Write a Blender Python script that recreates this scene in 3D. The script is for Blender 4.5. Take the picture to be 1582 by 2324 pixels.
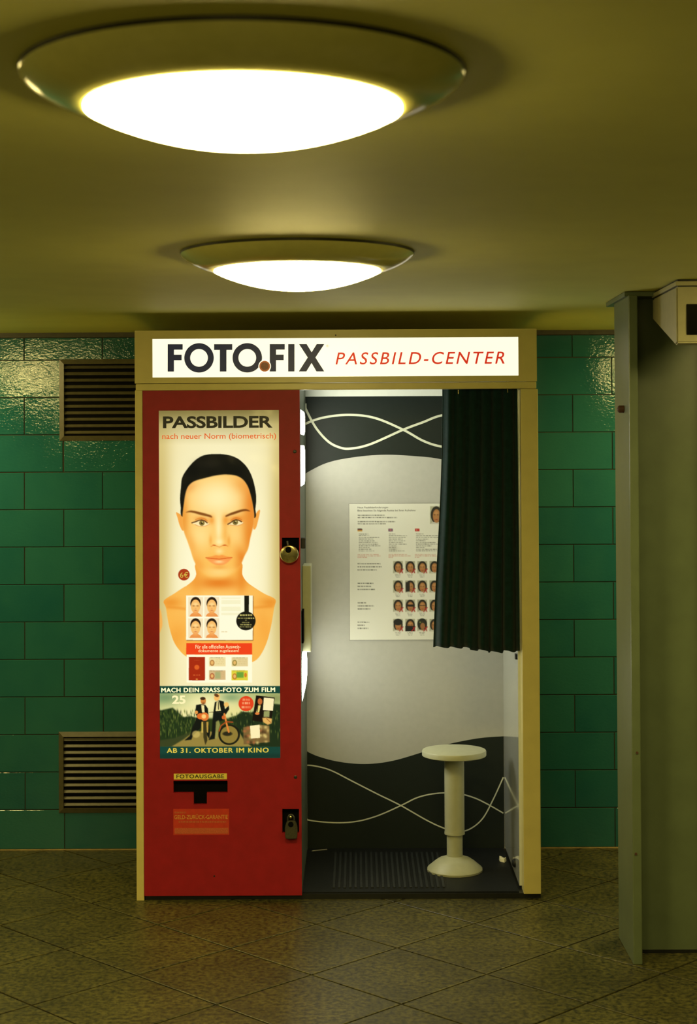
import bpy, bmesh, math, random
import numpy as np
from mathutils import Vector, Matrix

random.seed(7)
rng = np.random.default_rng(11)
for o in list(bpy.data.objects):
    bpy.data.objects.remove(o, do_unlink=True)
SC = bpy.context.scene
COL = SC.collection

# ------------------------------------------------------------------ camera
W_PX, H_PX = 1582, 2324
F_PX, CY_PX = 3713.6, 970.8
cam_d = bpy.data.cameras.new('camera')
cam_d.sensor_fit = 'VERTICAL'
cam_d.sensor_height = 36.0
cam_d.lens = 36.0 * F_PX / H_PX
cam_d.shift_y = -(H_PX / 2 - CY_PX) / H_PX
cam_d.clip_start = 0.05
cam_d.dof.use_dof = True
cam_d.dof.focus_distance = 5.75
cam_d.dof.aperture_fstop = 6.5
cam = bpy.data.objects.new('camera', cam_d)
COL.objects.link(cam)
_r = Vector((0.99997199, 0.0054431, -0.00513806))
_u = Vector((0.0052159, -0.01438541, 0.99988292))
_f = Vector((-0.00536855, 0.99988171, 0.0144134))
_m = Matrix((( _r.x, _u.x, -_f.x, 0.0), (_r.y, _u.y, -_f.y, -5.7628),
             (_r.z, _u.z, -_f.z, 1.57135), (0, 0, 0, 1)))
cam.matrix_world = _m
SC.camera = cam

# ------------------------------------------------------------------ world, exposure, lamp strengths
world = bpy.data.worlds.new('world')
SC.world = world
world.use_nodes = True
world.node_tree.nodes['Background'].inputs[0].default_value = (0.0, 0.0, 0.0, 1)
world.node_tree.nodes['Background'].inputs[1].default_value = 0.0
SC.view_settings.view_transform = 'Standard'
SC.view_settings.look = 'None'
SC.view_settings.exposure = 0.0
SC.view_settings.gamma = 1.0
SC.view_settings.use_curve_mapping = False
SC.cycles.max_bounces = 7
SC.cycles.diffuse_bounces = 4
SC.cycles.glossy_bounces = 4

LAMP_COLOR = (1.0, 0.80, 0.27)
LAMP_STRENGTH = 53.0
FLASH_COLOR = (1.0, 1.0, 0.86)
FLASH_STRENGTH = 15.0
SIGN_STRENGTH = 0.95
POSTER_STRENGTH = 0.98

# ------------------------------------------------------------------ helpers
def lin(c):
    c = np.asarray(c, float) / 255.0
    return tuple(np.where(c <= 0.04045, c / 12.92, ((c + 0.055) / 1.055) ** 2.4))

def nt(m):
    m.use_nodes = True
    return m.node_tree.nodes, m.node_tree.links

def mat(name, color, rough=0.5, metal=0.0, spec=0.5, emit=None, es=0.0, coat=0.0,
        var=0.0, var_scale=40.0, bump=0.0, bump_scale=200.0, sheen=0.0):
    """procedural principled material: colour with noise variation and a fine bump"""
    m = bpy.data.materials.new(name)
    n, l = nt(m)
    b = n['Principled BSDF']
    b.inputs['Base Color'].default_value = (*color, 1)
    b.inputs['Roughness'].default_value = rough
    b.inputs['Metallic'].default_value = metal
    b.inputs['Specular IOR Level'].default_value = spec
    b.inputs['Coat Weight'].default_value = coat
    b.inputs['Coat Roughness'].default_value = 0.08
    b.inputs['Sheen Weight'].default_value = sheen
    if emit:
        b.inputs['Emission Color'].default_value = (*emit, 1)
        b.inputs['Emission Strength'].default_value = es
    geo = n.new('ShaderNodeNewGeometry')
    if var > 0:
        t = n.new('ShaderNodeTexNoise'); t.inputs['Scale'].default_value = var_scale
        t.inputs['Detail'].default_value = 5
        l.new(geo.outputs['Position'], t.inputs['Vector'])
        mr = n.new('ShaderNodeMapRange')
        mr.inputs[1].default_value = 0.3; mr.inputs[2].default_value = 0.7
        mr.inputs[3].default_value = 1 - var; mr.inputs[4].default_value = 1 + var
        l.new(t.outputs['Fac'], mr.inputs[0])
        mx = n.new('ShaderNodeVectorMath'); mx.operation = 'SCALE'
        mx.inputs[0].default_value = color
        l.new(mr.outputs[0], mx.inputs['Scale'])
        l.new(mx.outputs[0], b.inputs['Base Color'])
    if bump > 0:
        t = n.new('ShaderNodeTexNoise'); t.inputs['Scale'].default_value = bump_scale
        t.inputs['Detail'].default_value = 3
        l.new(geo.outputs['Position'], t.inputs['Vector'])
        bp = n.new('ShaderNodeBump'); bp.inputs['Strength'].default_value = bump
        bp.inputs['Distance'].default_value = 0.002
        l.new(t.outputs['Fac'], bp.inputs['Height'])
        l.new(bp.outputs[0], b.inputs['Normal'])
    return m

class MB:
    def __init__(s): s.v = []; s.f = []
    def add(s, vs, fs):
        o = len(s.v); s.v += [tuple(v) for v in vs]; s.f += [tuple(i + o for i in f) for f in fs]; return s
    def box(s, x0, x1, y0, y1, z0, z1, bev=0.0):
        if bev <= 0:
            vs = [(x, y, z) for x in (x0, x1) for y in (y0, y1) for z in (z0, z1)]
            return s.add(vs, [(0,1,3,2),(4,6,7,5),(0,4,5,1),(2,3,7,6),(0,2,6,4),(1,5,7,3)])
        bm = bmesh.new()
        bmesh.ops.create_cube(bm, size=1.0)
        for v in bm.verts:
            v.co = Vector(((x0+x1)/2+v.co.x*(x1-x0), (y0+y1)/2+v.co.y*(y1-y0), (z0+z1)/2+v.co.z*(z1-z0)))
        bmesh.ops.bevel(bm, geom=list(bm.edges), offset=bev, segments=2, affect='EDGES', profile=0.5)
        bm.verts.index_update()
        s.add([v.co[:] for v in bm.verts], [[v.index for v in f.verts] for f in bm.faces])
        bm.free(); return s
    def lathe(s, prof, n=48, axis='z', c=(0,0,0), closed=False, ph=0.0):
        vs = []
        for r, h in prof:
            for k in range(n):
                a = 2*math.pi*k/n + ph
                p = (r*math.cos(a), r*math.sin(a), h)
                if axis == 'y': p = (p[0], p[2], p[1])
                if axis == 'x': p = (p[2], p[0], p[1])
                vs.append((p[0]+c[0], p[1]+c[1], p[2]+c[2]))
        fs = []
        m = len(prof)
        for i in range(m-1):
            for k in range(n):
                k2 = (k+1) % n
                fs.append((i*n+k, i*n+k2, (i+1)*n+k2, (i+1)*n+k))
        fs.append(tuple(range(n))[::-1]); fs.append(tuple((m-1)*n+k for k in range(n)))
        return s.add(vs, fs)
    def prism(s, pts, y0, y1):
        """polygon in xz extruded along y"""
        n = len(pts)
        vs = [(x, y0, z) for x, z in pts] + [(x, y1, z) for x, z in pts]
        fs = [tuple(range(n)), tuple(range(2*n-1, n-1, -1))]
        fs += [(i, i+n, (i+1) % n + n, (i+1) % n) for i in range(n)]
        return s.add(vs, fs)
    def tube(s, pts, r, n=12):
        pts = [Vector(p) for p in pts]; vs = []; fs = []
        for i, p in enumerate(pts):
            d = (pts[min(i+1, len(pts)-1)] - pts[max(i-1, 0)]).normalized()
            a = d.orthogonal().normalized() if i == 0 else (a - d*a.dot(d)).normalized()
            b = d.cross(a)
            for k in range(n):
                t = 2*math.pi*k/n
                vs.append(p + a*r*math.cos(t) + b*r*math.sin(t))
        for i in range(len(pts)-1):
            for k in range(n):
                fs.append((i*n+k, i*n+(k+1) % n, (i+1)*n+(k+1) % n, (i+1)*n+k))
        fs.append(tuple(range(n))[::-1]); fs.append(tuple((len(pts)-1)*n+k for k in range(n)))
        return s.add(vs, fs)
    def ribbon(s, pts, w, y):
        """flat line of width w in the xz plane"""
        n = len(pts); L = []; R = []
        for i in range(n):
            a = pts[max(i-1, 0)]; b = pts[min(i+1, n-1)]
            dx, dz = b[0]-a[0], b[1]-a[1]; q = math.hypot(dx, dz) or 1
            nx, nz = -dz/q*w/2, dx/q*w/2
            L.append((pts[i][0]+nx, y, pts[i][1]+nz)); R.append((pts[i][0]-nx, y, pts[i][1]-nz))
        return s.add(L+R, [(i, i+1, n+i+1, n+i) for i in range(n-1)])
    def holed(s, x0, x1, z0, z1, y0, y1, holes):
        """flat panel in xz with rectangular holes"""
        xs = sorted({x0, x1, *[h[0] for h in holes], *[h[1] for h in holes]})
        zs = sorted({z0, z1, *[h[2] for h in holes], *[h[3] for h in holes]})
        nx, nz = len(xs)-1, len(zs)-1
        solid = [[not any(h[0]-1e-6 <= xs[i] and xs[i+1] <= h[1]+1e-6 and h[2]-1e-6 <= zs[j] and zs[j+1] <= h[3]+1e-6
                          for h in holes) for j in range(nz)] for i in range(nx)]
        o = {}
        vs, fs = [], []
        def V(i, j, k):
            if (i, j, k) not in o:
                o[(i, j, k)] = len(vs); vs.append((xs[i], (y0, y1)[k], zs[j]))
            return o[(i, j, k)]
        S = lambda i, j: 0 <= i < nx and 0 <= j < nz and solid[i][j]
        for i in range(nx):
            for j in range(nz):
                if not solid[i][j]: continue
                fs.append((V(i,j,0), V(i+1,j,0), V(i+1,j+1,0), V(i,j+1,0)))
                fs.append((V(i,j,1), V(i,j+1,1), V(i+1,j+1,1), V(i+1,j,1)))
                if not S(i-1,j): fs.append((V(i,j,0), V(i,j+1,0), V(i,j+1,1), V(i,j,1)))
                if not S(i+1,j): fs.append((V(i+1,j,0), V(i+1,j,1), V(i+1,j+1,1), V(i+1,j+1,0)))
                if not S(i,j-1): fs.append((V(i,j,0), V(i,j,1), V(i+1,j,1), V(i+1,j,0)))
                if not S(i,j+1): fs.append((V(i,j+1,0), V(i+1,j+1,0), V(i+1,j+1,1), V(i,j+1,1)))
        return s.add(vs, fs)
    def mesh(s, name, m, smooth=False):
        me = bpy.data.meshes.new(name)
        me.from_pydata(s.v, [], s.f)
        bm = bmesh.new(); bm.from_mesh(me)
        bmesh.ops.recalc_face_normals(bm, faces=bm.faces)
        bm.to_mesh(me); bm.free()
        me.materials.append(m)
        if smooth:
            for p in me.polygons: p.use_smooth = True
            try: me.set_sharp_from_angle(angle=math.radians(38))
            except Exception: pass
        return me
    def build(s, name, m, parent=None, smooth=False, label=None):
        return link(name, s.mesh(name, m, smooth), parent, label)

def link(name, me, parent=None, label=None):
    o = bpy.data.objects.new(name, me)
    COL.objects.link(o)
    if parent is not None:
        o.parent = parent
        if parent.type == 'EMPTY':
            o.matrix_parent_inverse = Matrix.Translation(-parent.location)
    if label: o['label'] = label
    return o

def tag(o, label, cat, group=None, kind=None):
    o['label'] = label; o['category'] = cat
    if group: o['group'] = group
    if kind: o['kind'] = kind
    return o

def thing(name, loc, label, cat, group=None, kind=None):
    o = bpy.data.objects.new(name, None)
    o.empty_display_size = 0.1
    COL.objects.link(o); o.location = loc
    return tag(o, label, cat, group, kind)

def B(x0, x1, y0, y1, z0, z1, bev=0.0): return MB().box(x0, x1, y0, y1, z0, z1, bev)

_tx = {}
def text(name, s, x0, x1, z0, z1, y, m, parent, bold=0.0, shear=0.0, space=1.0, label=None, fat=0.0):
    """lettering fitted to a box in the xz plane, facing -y"""
    cu = bpy.data.curves.new('lettering', 'FONT')
    cu.body = s; cu.size = 1.0; cu.offset = bold; cu.shear = shear; cu.space_character = space
    cu.resolution_u = 4
    to = bpy.data.objects.new('lettering', cu); COL.objects.link(to)
    dg = bpy.context.evaluated_depsgraph_get()
    me = bpy.data.meshes.new_from_object(to.evaluated_get(dg))
    bpy.data.objects.remove(to); bpy.data.curves.remove(cu)
    n = len(me.vertices); co = np.zeros(n*3); me.vertices.foreach_get('co', co); co = co.reshape(-1, 3)
    lo, hi = co.min(0), co.max(0)
    out = np.zeros_like(co)
    out[:, 0] = x0 + (co[:, 0]-lo[0])/(hi[0]-lo[0])*(x1-x0)
    out[:, 1] = y
    out[:, 2] = z0 + (co[:, 1]-lo[1])/(hi[1]-lo[1])*(z1-z0)
    me.vertices.foreach_set('co', out.ravel()); me.update()
    me.materials.clear(); me.materials.append(m); me.name = name
    if fat > 0:        # heavier strokes: the same flat letters again, a hair to each side
        bm = bmesh.new()
        for dx, dz in ((-fat, 0), (fat, 0), (0, fat*0.7), (0, -fat*0.7), (0, 0)):
            n0 = len(bm.verts); bm.from_mesh(me); bm.verts.ensure_lookup_table()
            for v in bm.verts[n0:]: v.co.x += dx; v.co.z += dz
        bm.to_mesh(me); bm.free()
    return link(name, me, parent, label)

# layout of the booth front (y = 0), its back panel and the tiled wall: drawing units -> metres
def FX(px, py): return -0.0315341 + 0.0015463*(px-791) - 7.8e-6*(py-1022)
def FZ(px, py): return 1.5752241 - 7.1e-6*(px-791) - 0.0015439*(py-1022)
def BX(px, py): return -0.0345754 + 0.0017231*(px-791) - 9.7e-6*(py-1022)
def BZ(px, py): return 1.57504 - 7.9e-6*(px-791) - 0.0017207*(py-1022)
def FR(a, b, c, d):
    cx, cz = FX((a+c)/2, (b+d)/2), FZ((a+c)/2, (b+d)/2)
    w, h = 0.0015463*(c-a)/2, 0.0015439*(d-b)/2
    return cx-w, cx+w, cz-h, cz+h

def cat_rom(pts, closed=True, k=8):
    p = np.array(pts, float); n = len(p); out = []
    rngi = range(n) if closed else range(n-1)
    for i in rngi:
        g = (lambda j: p[j % n]) if closed else (lambda j: p[min(max(j, 0), n-1)])
        a, b, c, d = g(i-1), g(i), g(i+1), g(i+2)
        for t in np.arange(k)/k:
            out.append(0.5*((2*b)+(-a+c)*t+(2*a-5*b+4*c-d)*t*t+(-a+3*b-3*c+d)*t**3))
    if not closed: out.append(p[-1])
    return np.array(out)

class Canvas:
    """a printed sheet: every vertex of a fine grid carries its own ink colour"""
    def __init__(s, x0, x1, z0, z1, step, inv):
        s.nx, s.nz = max(2, int(round((x1-x0)/step))+1), max(2, int(round((z1-z0)/step))+1)
        s.xs, s.zs = np.linspace(x0, x1, s.nx), np.linspace(z1, z0, s.nz)
        X, Z = np.meshgrid(s.xs, s.zs)
        s.PX, s.PY = inv(X, Z)
        s.im = np.ones((s.nz, s.nx, 3))
        s.d = abs(s.PX[0, 1]-s.PX[0, 0])
    def comp(s, mask, col, a=1.0):
        m = (mask*a)[..., None]
        s.im = s.im*(1-m) + np.asarray(col, float)/255.0*m
    def blur(s, m, r):
        if r <= 0: return m
        k = max(1, int(math.ceil(2.5*r/s.d))); g = np.exp(-0.5*(np.arange(-k, k+1)*s.d/r)**2); g /= g.sum()
        for ax in (0, 1):
            pad = [(0, 0), (0, 0)]; pad[ax] = (k, k)
            q = np.pad(m, pad, mode='edge'); o = np.zeros_like(m)
            for i, w in enumerate(g):
                o += w*(q[i:i+m.shape[0], :] if ax == 0 else q[:, i:i+m.shape[1]])
            m = o
        return m
    def pmask(s, pts):
        pts = np.asarray(pts, float); acc = np.zeros(s.PX.shape)
        lo, hi = pts.min(0)-2, pts.max(0)+2
        r = np.where((s.PY[:, 0] > lo[1]) & (s.PY[:, 0] < hi[1]))[0]
        c = np.where((s.PX[0] > lo[0]-6) & (s.PX[0] < hi[0]+6))[0]
        if len(r) == 0 or len(c) == 0: return acc
        sl = (slice(r[0], r[-1]+1), slice(c[0], c[-1]+1))
        for ox in (-0.33, 0, 0.33):
            for oy in (-0.33, 0, 0.33):
                x, y = s.PX[sl]+ox*s.d, s.PY[sl]+oy*s.d
                ins = np.zeros(x.shape, bool)
                for (xa, ya), (xb, yb) in zip(pts, np.roll(pts, -1, 0)):
                    if ya == yb: continue
                    ins ^= ((ya > y) != (yb > y)) & (x < (xb-xa)*(y-ya)/(yb-ya)+xa)
                acc[sl] += ins/9.0
        return acc
    def poly(s, pts, col, a=1.0, blur=0.0, smooth=False, clip=None):
        m = s.pmask(cat_rom(pts) if smooth else pts)
        m = s.blur(m, blur)
        if clip is not None: m = m*clip
        s.comp(m, col, a); return m
    def rect(s, x0, y0, x1, y1, col, a=1.0, blur=0.0):
        return s.poly([(x0, y0), (x1, y0), (x1, y1), (x0, y1)], col, a, blur)
    def ell(s, cx, cy, rx, ry, col, a=1.0, rot=0.0, soft=None):
        dx, dy = s.PX-cx, s.PY-cy; c, q = math.cos(rot), math.sin(rot)
        u, v = (dx*c+dy*q)/rx, (-dx*q+dy*c)/ry
        d = (np.sqrt(u*u+v*v)-1)*min(rx, ry)
        w = soft or s.d
        s.comp(np.clip(0.5-d/w, 0, 1), col, a)
    def blob(s, cx, cy, rx, ry, col, a=1.0, rot=0.0, clip=None):
        dx, dy = s.PX-cx, s.PY-cy; c, q = math.cos(rot), math.sin(rot)
        u, v = (dx*c+dy*q)/rx, (-dx*q+dy*c)/ry
        m = np.exp(-(u*u+v*v))
        if clip is not None: m = m*clip
        s.comp(m, col, a)
    def line(s, pts, w, col, a=1.0, soft=1.0, clip=None):
        best = np.full(s.PX.shape, 1e9)
        for (xa, ya), (xb, yb) in zip(pts[:-1], pts[1:]):
            L = (xb-xa)**2+(yb-ya)**2 or 1e-9
            t = np.clip(((s.PX-xa)*(xb-xa)+(s.PY-ya)*(yb-ya))/L, 0, 1)
            best = np.minimum(best, np.hypot(s.PX-xa-t*(xb-xa), s.PY-ya-t*(yb-ya)))
        m = np.clip(0.5-(best-w/2)/soft, 0, 1)
        if clip is not None: m = m*clip
        s.comp(m, col, a)
    def scribble(s, x0, x1, y, h, col, a=0.8):
        """a row of unreadably small words"""
        x = x0
        while x < x1:
            w = random.uniform(2.0, 7.0); e = min(x+w, x1)
            s.rect(x, y-h/2, e, y+h/2, col, a*random.uniform(0.55, 1.0))
            x = e+random.uniform(0.8, 1.6)
    def build(s, name, y, m, parent, label=None):
        X, Z = np.meshgrid(s.xs, s.zs)
        co = np.stack([X, np.full_like(X, y), Z], -1).reshape(-1, 3)
        i = np.arange(s.nz*s.nx).reshape(s.nz, s.nx)
        f = np.stack([i[:-1, :-1], i[1:, :-1], i[1:, 1:], i[:-1, 1:]], -1).reshape(-1, 4)
        me = bpy.data.meshes.new(name)
        me.vertices.add(len(co)); me.vertices.foreach_set('co', co.ravel())
        me.loops.add(f.size); me.loops.foreach_set('vertex_index', f.ravel().astype(np.int32))
        me.polygons.add(len(f)); me.polygons.foreach_set('loop_start', (np.arange(len(f))*4).astype(np.int32))
        me.update(calc_edges=True)
        at = me.color_attributes.new('ink', 'FLOAT_COLOR', 'POINT')
        c = np.clip(s.im, 0, 1); c = np.where(c <= 0.04045, c/12.92, ((c+0.055)/1.055)**2.4)
        rgba = np.ones((len(co), 4)); rgba[:, :3] = c.reshape(-1, 3)
        at.data.foreach_set('color', rgba.ravel())
        me.materials.append(m)
        return link(name, me, parent, label)

def ink_material(name, es, rough=0.25, base=0.25, bump=False):
    m = bpy.data.materials.new(name); n, l = nt(m); b = n['Principled BSDF']
    a = n.new('ShaderNodeVertexColor'); a.layer_name = 'ink'
    sc = n.new('ShaderNodeVectorMath'); sc.operation = 'SCALE'; sc.inputs['Scale'].default_value = base
    l.new(a.outputs[0], sc.inputs[0]); l.new(sc.outputs[0], b.inputs['Base Color'])
    if es > 0:
        l.new(a.outputs[0], b.inputs['Emission Color'])
    b.inputs['Emission Strength'].default_value = es
    b.inputs['Roughness'].default_value = rough
    if bump:
        g = n.new('ShaderNodeNewGeometry'); t = n.new('ShaderNodeTexNoise'); t.inputs['Scale'].default_value = 9
        t.inputs['Detail'].default_value = 1
        l.new(g.outputs['Position'], t.inputs['Vector'])
        bp = n.new('ShaderNodeBump'); bp.inputs['Strength'].default_value = 0.5; bp.inputs['Distance'].default_value = 0.012
        l.new(t.outputs['Fac'], bp.inputs['Height']); l.new(bp.outputs[0], b.inputs['Normal'])
    return m

# ------------------------------------------------------------------ materials
M = {}
M['cream'] = mat('cream_paint', (0.60, 0.52, 0.19), 0.32, var=0.05, var_scale=15, bump=0.03)
M['cream_side'] = M['cream']
M['red'] = mat('red_paint', (0.30, 0.009, 0.016), 0.5, spec=0.3, var=0.08, var_scale=25, bump=0.06, bump_scale=500)
M['black'] = mat('black_plastic', (0.006, 0.007, 0.006), 0.45, var=0.2)
M['black_rubber'] = mat('black_rubber', (0.0022, 0.0036, 0.0034), 0.55, spec=0.3, var=0.25, bump=0.2, bump_scale=300)
M['recess'] = mat('recess_black', (0.003, 0.003, 0.003), 0.8, spec=0.05, var=0.1)
M['panel'] = mat('light_grey_laminate', (0.42, 0.42, 0.37), 0.35, var=0.03, bump=0.02)
M['white'] = mat('white_laminate', (0.78, 0.80, 0.72), 0.4, var=0.02)
M['liner'] = mat('white_gloss_laminate', (0.66, 0.68, 0.60), 0.07, spec=0.9, coat=0.6, var=0.03)
M['wave'] = mat('charcoal_print', (0.009, 0.014, 0.011), 0.5, spec=0.25, var=0.06)
M['line'] = mat('white_print', (0.62, 0.64, 0.50), 0.4, var=0.03)
M['stool'] = mat('cream_plastic', (0.42, 0.43, 0.29), 0.42, var=0.04, bump=0.02)
M['cloth'] = mat('teal_velvet', (0.004, 0.020, 0.019), 0.85, sheen=0.12, spec=0.1, var=0.25, var_scale=60, bump=0.25, bump_scale=700)
M['steel'] = mat('dull_steel', (0.30, 0.29, 0.24), 0.35, 0.9, var=0.15)
M['brass'] = mat('worn_brass', (0.72, 0.62, 0.30), 0.22, 0.95, var=0.25, var_scale=120)
M['dark_steel'] = mat('dark_steel', (0.05, 0.05, 0.045), 0.4, 0.6, var=0.2)
M['vent'] = mat('bronze_metal', (0.070, 0.062, 0.032), 0.42, 0.0, var=0.15)
M['grout'] = mat('brown_grout', (0.035, 0.022, 0.012), 0.9, var=0.25, bump=0.3)
M['trim'] = mat('dark_bronze_trim', (0.045, 0.040, 0.022), 0.5, 0.2, var=0.15)
M['plaster'] = mat('cream_ceiling', (0.80, 0.77, 0.21), 0.6, var=0.03, var_scale=6, bump=0.04, bump_scale=120)
M['housing'] = mat('cream_lamp_housing', (0.86, 0.82, 0.28), 0.13, var=0.03)
M['column'] = mat('olive_paint', (0.100, 0.130, 0.072), 0.36, var=0.08, var_scale=12, bump=0.05, bump_scale=60)
M['box'] = mat('pale_enamel', (0.36, 0.34, 0.20), 0.4, var=0.05)
M['rust'] = mat('rust', (0.06, 0.022, 0.012), 0.7, var=0.3, var_scale=200)
M['sign'] = mat('sign_acrylic', (0.75, 0.75, 0.68), 0.25, emit=lin((255, 253, 232)), es=SIGN_STRENGTH)
M['navy'] = mat('navy_film', (0.006, 0.010, 0.035), 0.4, var=0.15, emit=lin((20, 28, 52)), es=0.6)
M['sign_red'] = mat('red_film', (0.4, 0.03, 0.015), 0.4, emit=lin((205, 38, 22)), es=0.85)
M['copper'] = mat('copper_film', (0.25, 0.08, 0.03), 0.4, emit=lin((165, 85, 38)), es=0.7, var=0.3, var_scale=200)
M['copper_dark'] = mat('copper_dark_film', (0.10, 0.04, 0.02), 0.4, emit=lin((105, 60, 30)), es=0.6, var=0.3, var_scale=200)
M['bowl'] = mat('opal_glass', (0.8, 0.75, 0.6), 0.3, emit=LAMP_COLOR, es=LAMP_STRENGTH)
M['flash'] = mat('flash_diffuser', (0.8, 0.8, 0.8), 0.3, emit=FLASH_COLOR, es=FLASH_STRENGTH)
M['t_black'] = mat('black_ink', (0.01, 0.01, 0.008), 0.5, emit=lin((24, 24, 18)), es=0.4)
M['t_orange'] = mat('orange_ink', (0.4, 0.10, 0.03), 0.5, emit=lin((226, 88, 36)), es=0.8)
M['t_cream'] = mat('cream_ink', (0.4, 0.38, 0.28), 0.5, emit=lin((250, 240, 190)), es=0.85)
M['t_gold'] = mat('gold_ink', (0.3, 0.25, 0.08), 0.5, emit=lin((205, 185, 75)), es=0.8)
M['t_dark'] = mat('dark_ink', (0.03, 0.028, 0.02), 0.6, var=0.1)
M['label_yellow'] = mat('yellow_label', (0.80, 0.66, 0.12), 0.4, var=0.08)
M['sticker'] = mat('orange_sticker', (0.52, 0.040, 0.020), 0.35, var=0.08, var_scale=60)
M['sticker_ink'] = mat('sticker_gold_ink', (0.60, 0.27, 0.06), 0.5, var=0.15, var_scale=300)
M['sticker_ink2'] = mat('sticker_faded_ink', (0.50, 0.10, 0.035), 0.5, var=0.2, var_scale=300)
M['paper'] = mat('scrap_paper', (0.70, 0.66, 0.42), 0.7, var=0.1)
M['glass_black'] = mat('black_glass', (0.004, 0.004, 0.004), 0.12, var=0.1)
M['poster'] = ink_material('backlit_poster_print', POSTER_STRENGTH, 0.18, 0.10, bump=True)
M['notice'] = ink_material('notice_print', 0.0, 0.45, 0.80)

for k in ('navy', 'sign_red', 'copper', 'copper_dark', 't_black', 't_orange', 't_cream', 't_gold', 'poster'):
    M[k].cycles.emission_sampling = 'NONE'      # dim print: found by bounces, not sampled as lamps

def tile_material():
    m = bpy.data.materials.new('green_glazed_tile'); n, l = nt(m); b = n['Principled BSDF']
    g = n.new('ShaderNodeNewGeometry'); oi = n.new('ShaderNodeObjectInfo')
    t = n.new('ShaderNodeTexNoise'); t.inputs['Scale'].default_value = 7; t.inputs['Detail'].default_value = 4
    l.new(g.outputs['Position'], t.inputs['Vector'])
    ad = n.new('ShaderNodeMath'); ad.operation = 'MULTIPLY_ADD'
    l.new(oi.outputs['Random'], ad.inputs[0]); ad.inputs[1].default_value = 0.55
    l.new(t.outputs['Fac'], ad.inputs[2])
    cr = n.new('ShaderNodeValToRGB')
    cr.color_ramp.elements[0].position = 0.3; cr.color_ramp.elements[0].color = (0.010, 0.080, 0.088, 1)
    cr.color_ramp.elements[1].position = 1.2; cr.color_ramp.elements[1].color = (0.019, 0.108, 0.098, 1)
    l.new(ad.outputs[0], cr.inputs[0]); l.new(cr.outputs[0], b.inputs['Base Color'])
    b.inputs['Roughness'].default_value = 0.035
    # wavy hand-glazed surface
    mp = n.new('ShaderNodeMapping'); mp.inputs['Scale'].default_value = (1, 1, 1.6)
    l.new(g.outputs['Position'], mp.inputs[0])
    t2 = n.new('ShaderNodeTexNoise'); t2.inputs['Scale'].default_value = 85; t2.inputs['Detail'].default_value = 3
    l.new(mp.outputs[0], t2.inputs['Vector'])
    t3 = n.new('ShaderNodeTexNoise'); t3.inputs['Scale'].default_value = 14; t3.inputs['Detail'].default_value = 1
    l.new(mp.outputs[0], t3.inputs['Vector'])
    b1 = n.new('ShaderNodeBump'); b1.inputs['Strength'].default_value = 1.0; b1.inputs['Distance'].default_value = 0.00042
    l.new(t2.outputs['Fac'], b1.inputs['Height'])
    b2 = n.new('ShaderNodeBump'); b2.inputs['Strength'].default_value = 1.0; b2.inputs['Distance'].default_value = 0.0004
    l.new(t3.outputs['Fac'], b2.inputs['Height']); l.new(b1.outputs[0], b2.inputs['Normal'])
    l.new(b2.outputs[0], b.inputs['Normal'])
    return m
M['tile'] = tile_material()

def terrazzo():
    m = bpy.data.materials.new('brown_terrazzo'); n, l = nt(m); b = n['Principled BSDF']
    g = n.new('ShaderNodeNewGeometry'); oi = n.new('ShaderNodeObjectInfo')
    v = n.new('ShaderNodeTexNoise'); v.inputs['Scale'].default_value = 62; v.inputs['Detail'].default_value = 5
    v.inputs['Roughness'].default_value = 0.65
    l.new(g.outputs['Position'], v.inputs['Vector'])
    t = n.new('ShaderNodeTexNoise'); t.inputs['Scale'].default_value = 5; t.inputs['Detail'].default_value = 4
    l.new(g.outputs['Position'], t.inputs['Vector'])
    cr = n.new('ShaderNodeValToRGB'); cr.color_ramp.elements[0].position = 0.38; cr.color_ramp.elements[1].position = 0.62
    cr.color_ramp.elements[0].color = (0.014, 0.0145, 0.005, 1); cr.color_ramp.elements[1].color = (0.083, 0.076, 0.020, 1)
    l.new(v.outputs['Fac'], cr.inputs[0])
    mr = n.new('ShaderNodeMapRange'); mr.inputs[1].default_value = 0.3; mr.inputs[2].default_value = 0.7
    mr.inputs[3].default_value = 0.72; mr.inputs[4].default_value = 1.2
    l.new(t.outputs['Fac'], mr.inputs[0])
    m2 = n.new('ShaderNodeMapRange'); m2.inputs[3].default_value = 0.9; m2.inputs[4].default_value = 1.1
    l.new(oi.outputs['Random'], m2.inputs[0])
    mu = n.new('ShaderNodeMath'); mu.operation = 'MULTIPLY'
    l.new(mr.outputs[0], mu.inputs[0]); l.new(m2.outputs[0], mu.inputs[1])
    sc = n.new('ShaderNodeVectorMath'); sc.operation = 'SCALE'
    l.new(cr.outputs[0], sc.inputs[0]); l.new(mu.outputs[0], sc.inputs['Scale'])
    l.new(sc.outputs[0], b.inputs['Base Color'])
    b.inputs['Roughness'].default_value = 0.42
    b.inputs['Specular IOR Level'].default_value = 0.35
    return m
M['terrazzo'] = terrazzo()

# ------------------------------------------------------------------ setting
ZC = 2.061            # ceiling
YW = 0.729           # face of the tiled wall
XL, XR, YF = -4.2, 4.2, -8.6

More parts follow.
